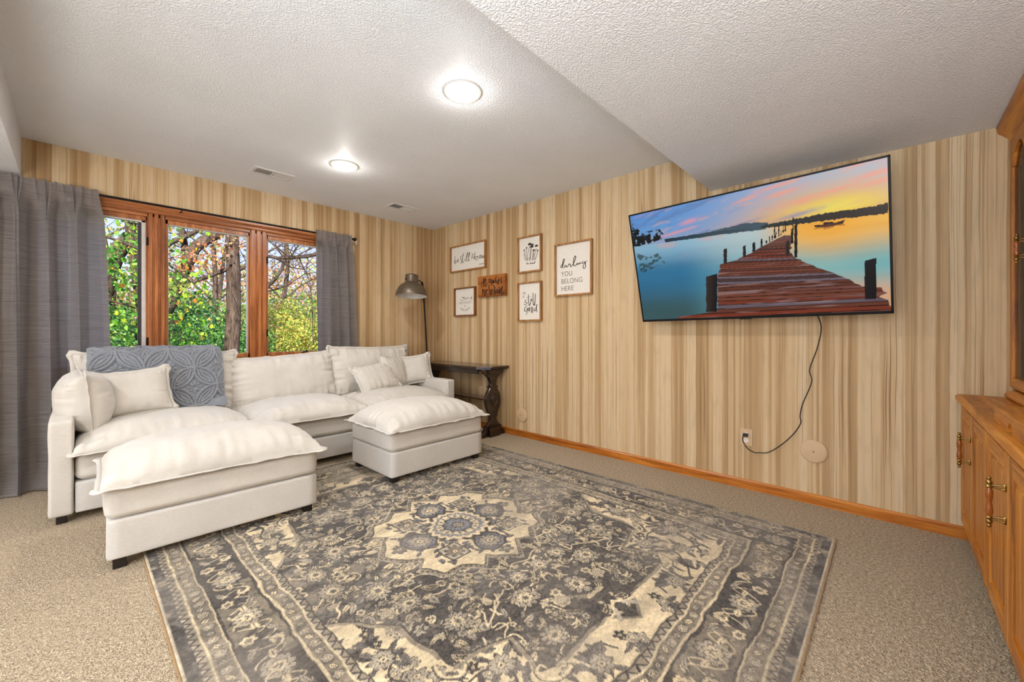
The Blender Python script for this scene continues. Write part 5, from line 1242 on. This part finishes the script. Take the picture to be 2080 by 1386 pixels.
def tree(name, label, root, limbs, leaf=None, twig=(0, .8, .012), seed=0, group='woodland trees outside the window'):
    t = empty(name, root); tag(t, label, 'tree' if 'tree' in name else 'bush', group); T = Matrix.Translation(-Vector(root)); first = True; allp = []
    for i, (pts, r0, r1) in enumerate(limbs):
        P = catmull(pts, 5); n = len(P); rs = [r0+(r1-r0)*k/(n-1) for k in range(n)]
        rs = [q*(1+.10*mnoise.noise(Vector((k*.7+seed, i*3.1, 0)))) for k, q in enumerate(rs)]
        MB().tube(P, rs, 12 if r0 > .05 else 7).build('trunk' if i == 0 else 'branch', M['bark'], t, 60, mw=T); allp += P[len(P)//3:]
    if twig[0]:
        mb = MB(); twigs(mb, allp, twig[0], twig[1], twig[2], seed+5); o = mb.build('twigs', M['bark'], t, 60, mw=T); o['kind'] = 'stuff'
    for j, (pal, P, S) in enumerate(leaf or []):
        V, f, c = leaf_cloud(P, S, PAL[pal], seed+j)
        o = link('foliage', raw_mesh('foliage', V-np.array(root), f, c), M['leaves'], t); o['kind'] = 'stuff'
    return t
def near_leaves(t, seed, pts, sizes, pals):
    """individually built leaves on the nearest boughs"""
    rr = np.random.RandomState(seed); meshes = []
    for c in pals:
        me = bpy.data.meshes.new('leaf'); me.from_pydata([tuple(v) for v in LEAF], [], LEAF_F); at = me.color_attributes.new('Col', 'FLOAT_COLOR', 'POINT')
        cc = np.ones((len(LEAF), 4), np.float32); cc[:, :3] = s2l(c); at.data.foreach_set('color', cc.ravel()); me.materials.append(M['leaves']); meshes.append(me)
    loc = np.array(t.location)
    for p, s in zip(pts, sizes):
        o = bpy.data.objects.new('leaf', meshes[rr.randint(len(meshes))]); COL.objects.link(o); o.parent = t
        o.location = tuple(p-loc); o.rotation_euler = (R(55+60*rr.rand()), rr.randn()*.6, rr.rand()*6.28); o.scale = (s, s, s)
# tall oak in the middle pane
oak = tree('oak_tree', 'tall straight dark-barked oak seen through the middle pane', (-1.34, 4.0, -.4),
    [([(-1.36, 4.0, -.4), (-1.35, 4, .63), (-1.32, 4, 1.4), (-1.32, 4, 2.1), (-1.34, 4, 2.8), (-1.36, 4, 3.6), (-1.30, 4.1, 5.2)], .125, .085),
     ([(-1.32, 4.0, 2.20), (-1.43, 4, 2.18), (-1.70, 4, 2.02), (-1.96, 3.95, 1.88), (-2.16, 3.9, 1.79), (-2.5, 3.8, 1.70)], .045, .012),
     ([(-1.32, 4, 2.16), (-1.20, 4, 2.23), (-1.09, 4, 2.34), (-.90, 4, 2.49), (-.5, 4, 2.8)], .045, .012),
     ([(-1.34, 4, 2.9), (-1.1, 3.9, 3.0), (-.8, 3.9, 2.98)], .025, .008),
     ([(-1.34, 4, 3.0), (-1.6, 3.9, 3.1), (-2.0, 3.8, 3.0), (-2.4, 3.7, 3.1)], .03, .008)],
    [('orange', *blobs(1, [(-1.75, 3.9, 2.35, .35), (-1.15, 3.9, 2.75, .25), (-2.05, 3.9, 2.2, .35), (-1.05, 3.9, 2.0, .2), (-1.5, 3.9, 2.6, .3)], 800, 1, .05)),
     ('yellowgreen', *blobs(2, [(-1.1, 4.3, 1.7, .3), (-1.9, 4.2, 1.7, .3)], 700, 1, .045))], (26, .6, .009), 11)
lean = tree('leaning_tree', 'dark leaning tree behind leaves in the left pane', (-3.0, 5.0, -.4),
    [([(-3.05, 5, -.4), (-2.98, 5, 1.0), (-2.84, 5, 2.0), (-2.72, 5, 2.45), (-2.60, 5, 2.64), (-2.38, 5, 2.97), (-2.0, 5, 3.5), (-1.6, 5, 4.5)], .14, .09),
     ([(-2.38, 4.9, .3), (-2.44, 4.9, .8), (-2.41, 4.9, 1.4), (-2.49, 4.9, 2.07), (-2.52, 4.9, 2.48), (-2.58, 4.9, 2.9), (-2.6, 4.9, 3.6)], .10, .06),
     ([(-2.48, 5, 2.0), (-2.35, 5, 2.25), (-2.08, 5, 2.66), (-1.85, 5, 2.83), (-1.69, 5, 2.96), (-1.3, 5, 3.3)], .055, .035)],
    [('green', *blobs(3, [(-3.0, 4.6, 1.4, .5), (-2.6, 4.5, 1.9, .4), (-3.1, 4.4, 2.4, .4), (-2.5, 4.4, 3.1, .4)], 700, 1, .06))], (14, .8, .010), 21)
tree('forked_tree', 'grey tree forking behind the top of the middle pane', (-2.1, 5.6, -.4),
    [([(-2.35, 5.4, -.4), (-2.30, 5.4, .73), (-2.2, 5.4, 1.2), (-2.02, 5.3, 1.62), (-1.85, 5.2, 2.2), (-1.78, 5, 2.45), (-1.70, 5, 2.65), (-1.56, 5, 2.81), (-1.33, 5, 3.01), (-.9, 5, 3.5)], .12, .09),
     ([(-1.80, 5.1, 2.4), (-1.85, 5.1, 2.8), (-1.92, 5.1, 3.3), (-2.0, 5.1, 4.2)], .06, .04)], [], (16, .9, .012), 31)
tree('spreading_tree', 'bare spreading tree with thin crossing branches in the right pane', (1.0, 6.2, -.3),
    [([(1.30, 6.2, -.3), (1.32, 6.2, 1.5), (1.36, 6.1, 2.6), (1.57, 6, 3.35), (1.8, 6, 4.6)], .10, .05),
     ([(1.57, 6, 3.35), (.79, 6, 3.01), (.49, 6, 2.92), (.16, 6, 2.85), (-.19, 6, 2.83), (-.7, 5.9, 2.9)], .055, .02),
     ([(.3, 6, 2.87), (.11, 6, 2.98), (-.05, 6, 3.15), (.16, 6, 3.36), (.49, 6, 3.6)], .022, .010), ([(.20, 6, 2.85), (.27, 6, 2.89), (.43, 6, 3.17), (.71, 6, 3.58)], .03, .015),
     ([(-.2, 6, 2.86), (.06, 6, 2.77), (.27, 6, 2.65), (.6, 6, 2.63)], .024, .012), ([(.5, 6.1, 2.9), (.54, 6, 2.71), (.69, 6, 2.37), (.76, 6, 1.78), (.78, 6, .81)], .018, .012)],
    [('orange', *blobs(8, [(-.1, 6, 2.5, .25), (.35, 6, 2.45, .2)], 180, 1, .07))], (80, .9, .010), 41)
tree('slanted_tree', 'thin grey slanted tree rising behind the yellow bush', (-.1, 7.6, -.2),
    [([(-.45, 7.4, -.2), (-.25, 7.4, 1.2), (-.1, 7.2, 1.96), (.14, 7.1, 2.3), (.30, 7, 2.55), (.45, 7, 2.9), (.5, 7, 3.8)], .06, .03), ([(.0, 7.2, 2.1), (.5, 7.1, 2.3), (1.0, 7, 2.7)], .025, .010)], [], (40, .8, .008), 51)
maple = tree('maple_tree', 'nearest bright green maple boughs hanging in front of the left and middle panes', (-3.4, 2.6, -.4),
    [([(-4.3, 2.9, -.4), (-4.25, 2.9, 1.2), (-4.1, 2.9, 2.4), (-3.9, 2.9, 3.6)], .09, .06),
     ([(-4.15, 2.9, 2.2), (-3.5, 2.7, 2.35), (-2.9, 2.6, 2.25), (-2.4, 2.5, 2.0), (-2.1, 2.5, 1.75)], .028, .006), ([(-4.1, 2.9, 2.6), (-3.4, 2.8, 2.9), (-2.7, 2.7, 2.85), (-2.2, 2.6, 2.6)], .028, .006), ([(-4.2, 2.9, 1.4), (-3.5, 2.7, 1.6), (-2.8, 2.6, 1.45), (-2.3, 2.5, 1.2)], .024, .005)],
    [('green', *blobs(5, [(-2.95, 2.9, 1.9, .42), (-2.5, 2.9, 2.25, .34), (-2.95, 3.0, 1.2, .42), (-2.35, 3.0, 1.45, .30), (-2.2, 3.0, 1.9, .25), (-3.5, 3, 1.6, .6)], 900, 1, .055)), ('yellowgreen', *blobs(6, [(-2.45, 2.7, 2.5, .30), (-2.9, 2.7, 2.3, .35), (-2.3, 2.7, 1.7, .28), (-2.8, 2.8, 2.75, .3)], 800, 1, .05))], (30, .5, .006), 61)
rr = np.random.RandomState(9); k = 280
pp = np.stack([-3.05+1.25*rr.rand(k)**.9, 2.6+.9*rr.rand(k), .7+2.4*rr.rand(k)], 1)
near_leaves(maple, 5, pp, .045+.035*rr.rand(k), [(150, 200, 40), (120, 190, 50), (196, 214, 60), (228, 204, 50), (96, 164, 44), (180, 210, 70), (236, 150, 70)])
# undergrowth
def bush(label, cs, pals, n, sz, seed, grp='undergrowth bushes outside the window'):
    x, y, z, _ = cs[0]; root = (x, y, -.35)
    lf = [(p, *blobs(seed+i, cs, n/len(pals), 1, sz)) for i, p in enumerate(pals)]
    st_ = [([(x+.1*i-.3, y, -.4), (c[0]*.6+x*.4, c[1], c[2]*.5), (c[0], c[1], c[2]+.2)], .018, .006) for i, c in enumerate(cs[:5])]
    return tree('shrub', label, root, st_, lf, (18, .7, .006), seed, grp)
bush('blue-green bush low behind the middle pane', [(-1.9, 5.6, .9, .8), (-1.2, 5.9, .6, .8), (-.7, 6.1, .9, .7), (-1.6, 5.9, 1.5, .55), (-2.4, 5.8, .4, .9)], ['bluegreen', 'green'], 4200, .050, 70)
bush('bright green bush low behind the left pane', [(-3.0, 4.4, .6, .7), (-2.5, 4.2, .4, .6), (-3.6, 4.6, .8, .8), (-2.9, 4.8, 1.2, .5)], ['green', 'bluegreen'], 3600, .050, 80)
bush('yellow bush filling the lower right pane', [(.1, 6.6, 1.0, .75), (.7, 6.8, .9, .8), (-.3, 6.7, .7, .6), (.4, 6.9, 1.65, .5), (1.2, 7, 1.1, .7)], ['yellow', 'yellowgreen'], 3000, .052, 90)
bush('green bush to the right beyond the yellow one', [(1.9, 6.4, .8, .9), (2.6, 6.6, 1.0, .9), (3.4, 7, 1.1, 1.0)], ['yellowgreen', 'green'], 900, .085, 100)
bush('green bush further left, mostly hidden by the wide curtain', [(-4.6, 4.6, .9, .9), (-5.6, 5, 1.0, 1.0), (-5.0, 5.4, 2.0, .9)], ['green', 'yellowgreen'], 800, .09, 110)
bush('pale yellow-green thicket far behind the panes', [(-3.6, 10, 1.4, 1.5), (-1.8, 10.5, 1.2, 1.6), (0, 11, 1.2, 1.6), (2.0, 11, 1.3, 1.7), (4.2, 11.5, 1.6, 1.9), (-5.8, 10, 1.8, 1.9)], ['yellowgreen', 'green', 'pink'], 2000, .085, 120)
bush('low pale green hazel just outside the panes', [(-2.1, 3.4, .25, .5), (-1.4, 3.6, .1, .5), (-.7, 3.8, .3, .5), (-2.7, 3.4, .2, .5)], ['yellowgreen', 'bluegreen'], 3000, .042, 140)
bush('pinkish bare hillside brush far behind the right pane', [(.5, 16, 2.6, 2.0), (3.2, 17, 2.8, 2.2), (-2.2, 17, 2.8, 2.2), (6, 18, 3.2, 2.6), (-5, 16, 3.0, 2.4)], ['pink', 'orange', 'yellowgreen'], 420, .12, 130)
bush('green woodland thicket far to the right, outside the picture', [(6.5, 8, 1.2, 1.6), (9, 9, 1.6, 1.9), (12, 9.5, 1.8, 2.2), (8, 12, 2.6, 2.4), (15, 10, 2.0, 2.4)], ['green', 'yellowgreen', 'orange'], 650, .10, 160)
bush('green woodland thicket far to the left, outside the picture', [(-8, 9, 1.4, 1.8), (-11, 9, 1.6, 2.2), (-9, 13, 2.6, 2.4)], ['green', 'yellowgreen'], 650, .10, 170)
labs = ['thin bare tree far behind, between the panes', 'thin bare tree far behind the right pane', 'thin bare tree far behind the left pane', 'slim bare tree at the far right of the woods', 'slim bare tree at the far left of the woods', 'slim crooked tree deep in the woods']
for i, (x, y, h) in enumerate([(-.9, 9, 5.5), (1.2, 9.5, 6), (-3.0, 9, 6), (3.4, 9, 6), (-6.0, 8.5, 6), (.1, 13, 7)]):
    q = random.Random(i); pts = [(x, y, -.3)]
    for k in range(5): pts.append((pts[-1][0]+q.uniform(-.18, .22), y, pts[-1][2]+h/5))
    br = [([pts[k], (pts[k][0]+s*.5, y, pts[k][2]+.5), (pts[k][0]+s*1.1, y, pts[k][2]+.9), (pts[k][0]+s*1.8, y, pts[k][2]+1.5)], .028, .008) for k, s in ((2, 1), (2, -1), (3, -.8), (3, 1.2), (4, .7))]
    tree('bare_tree', labs[i], (x, y, -.3), [(pts, .09, .035)]+br, [('yellow', *blobs(200+i, [(x, y, h*.6, 1.3)], 90, 1, .09))], (70, 1.1, .010), 150+i*7)
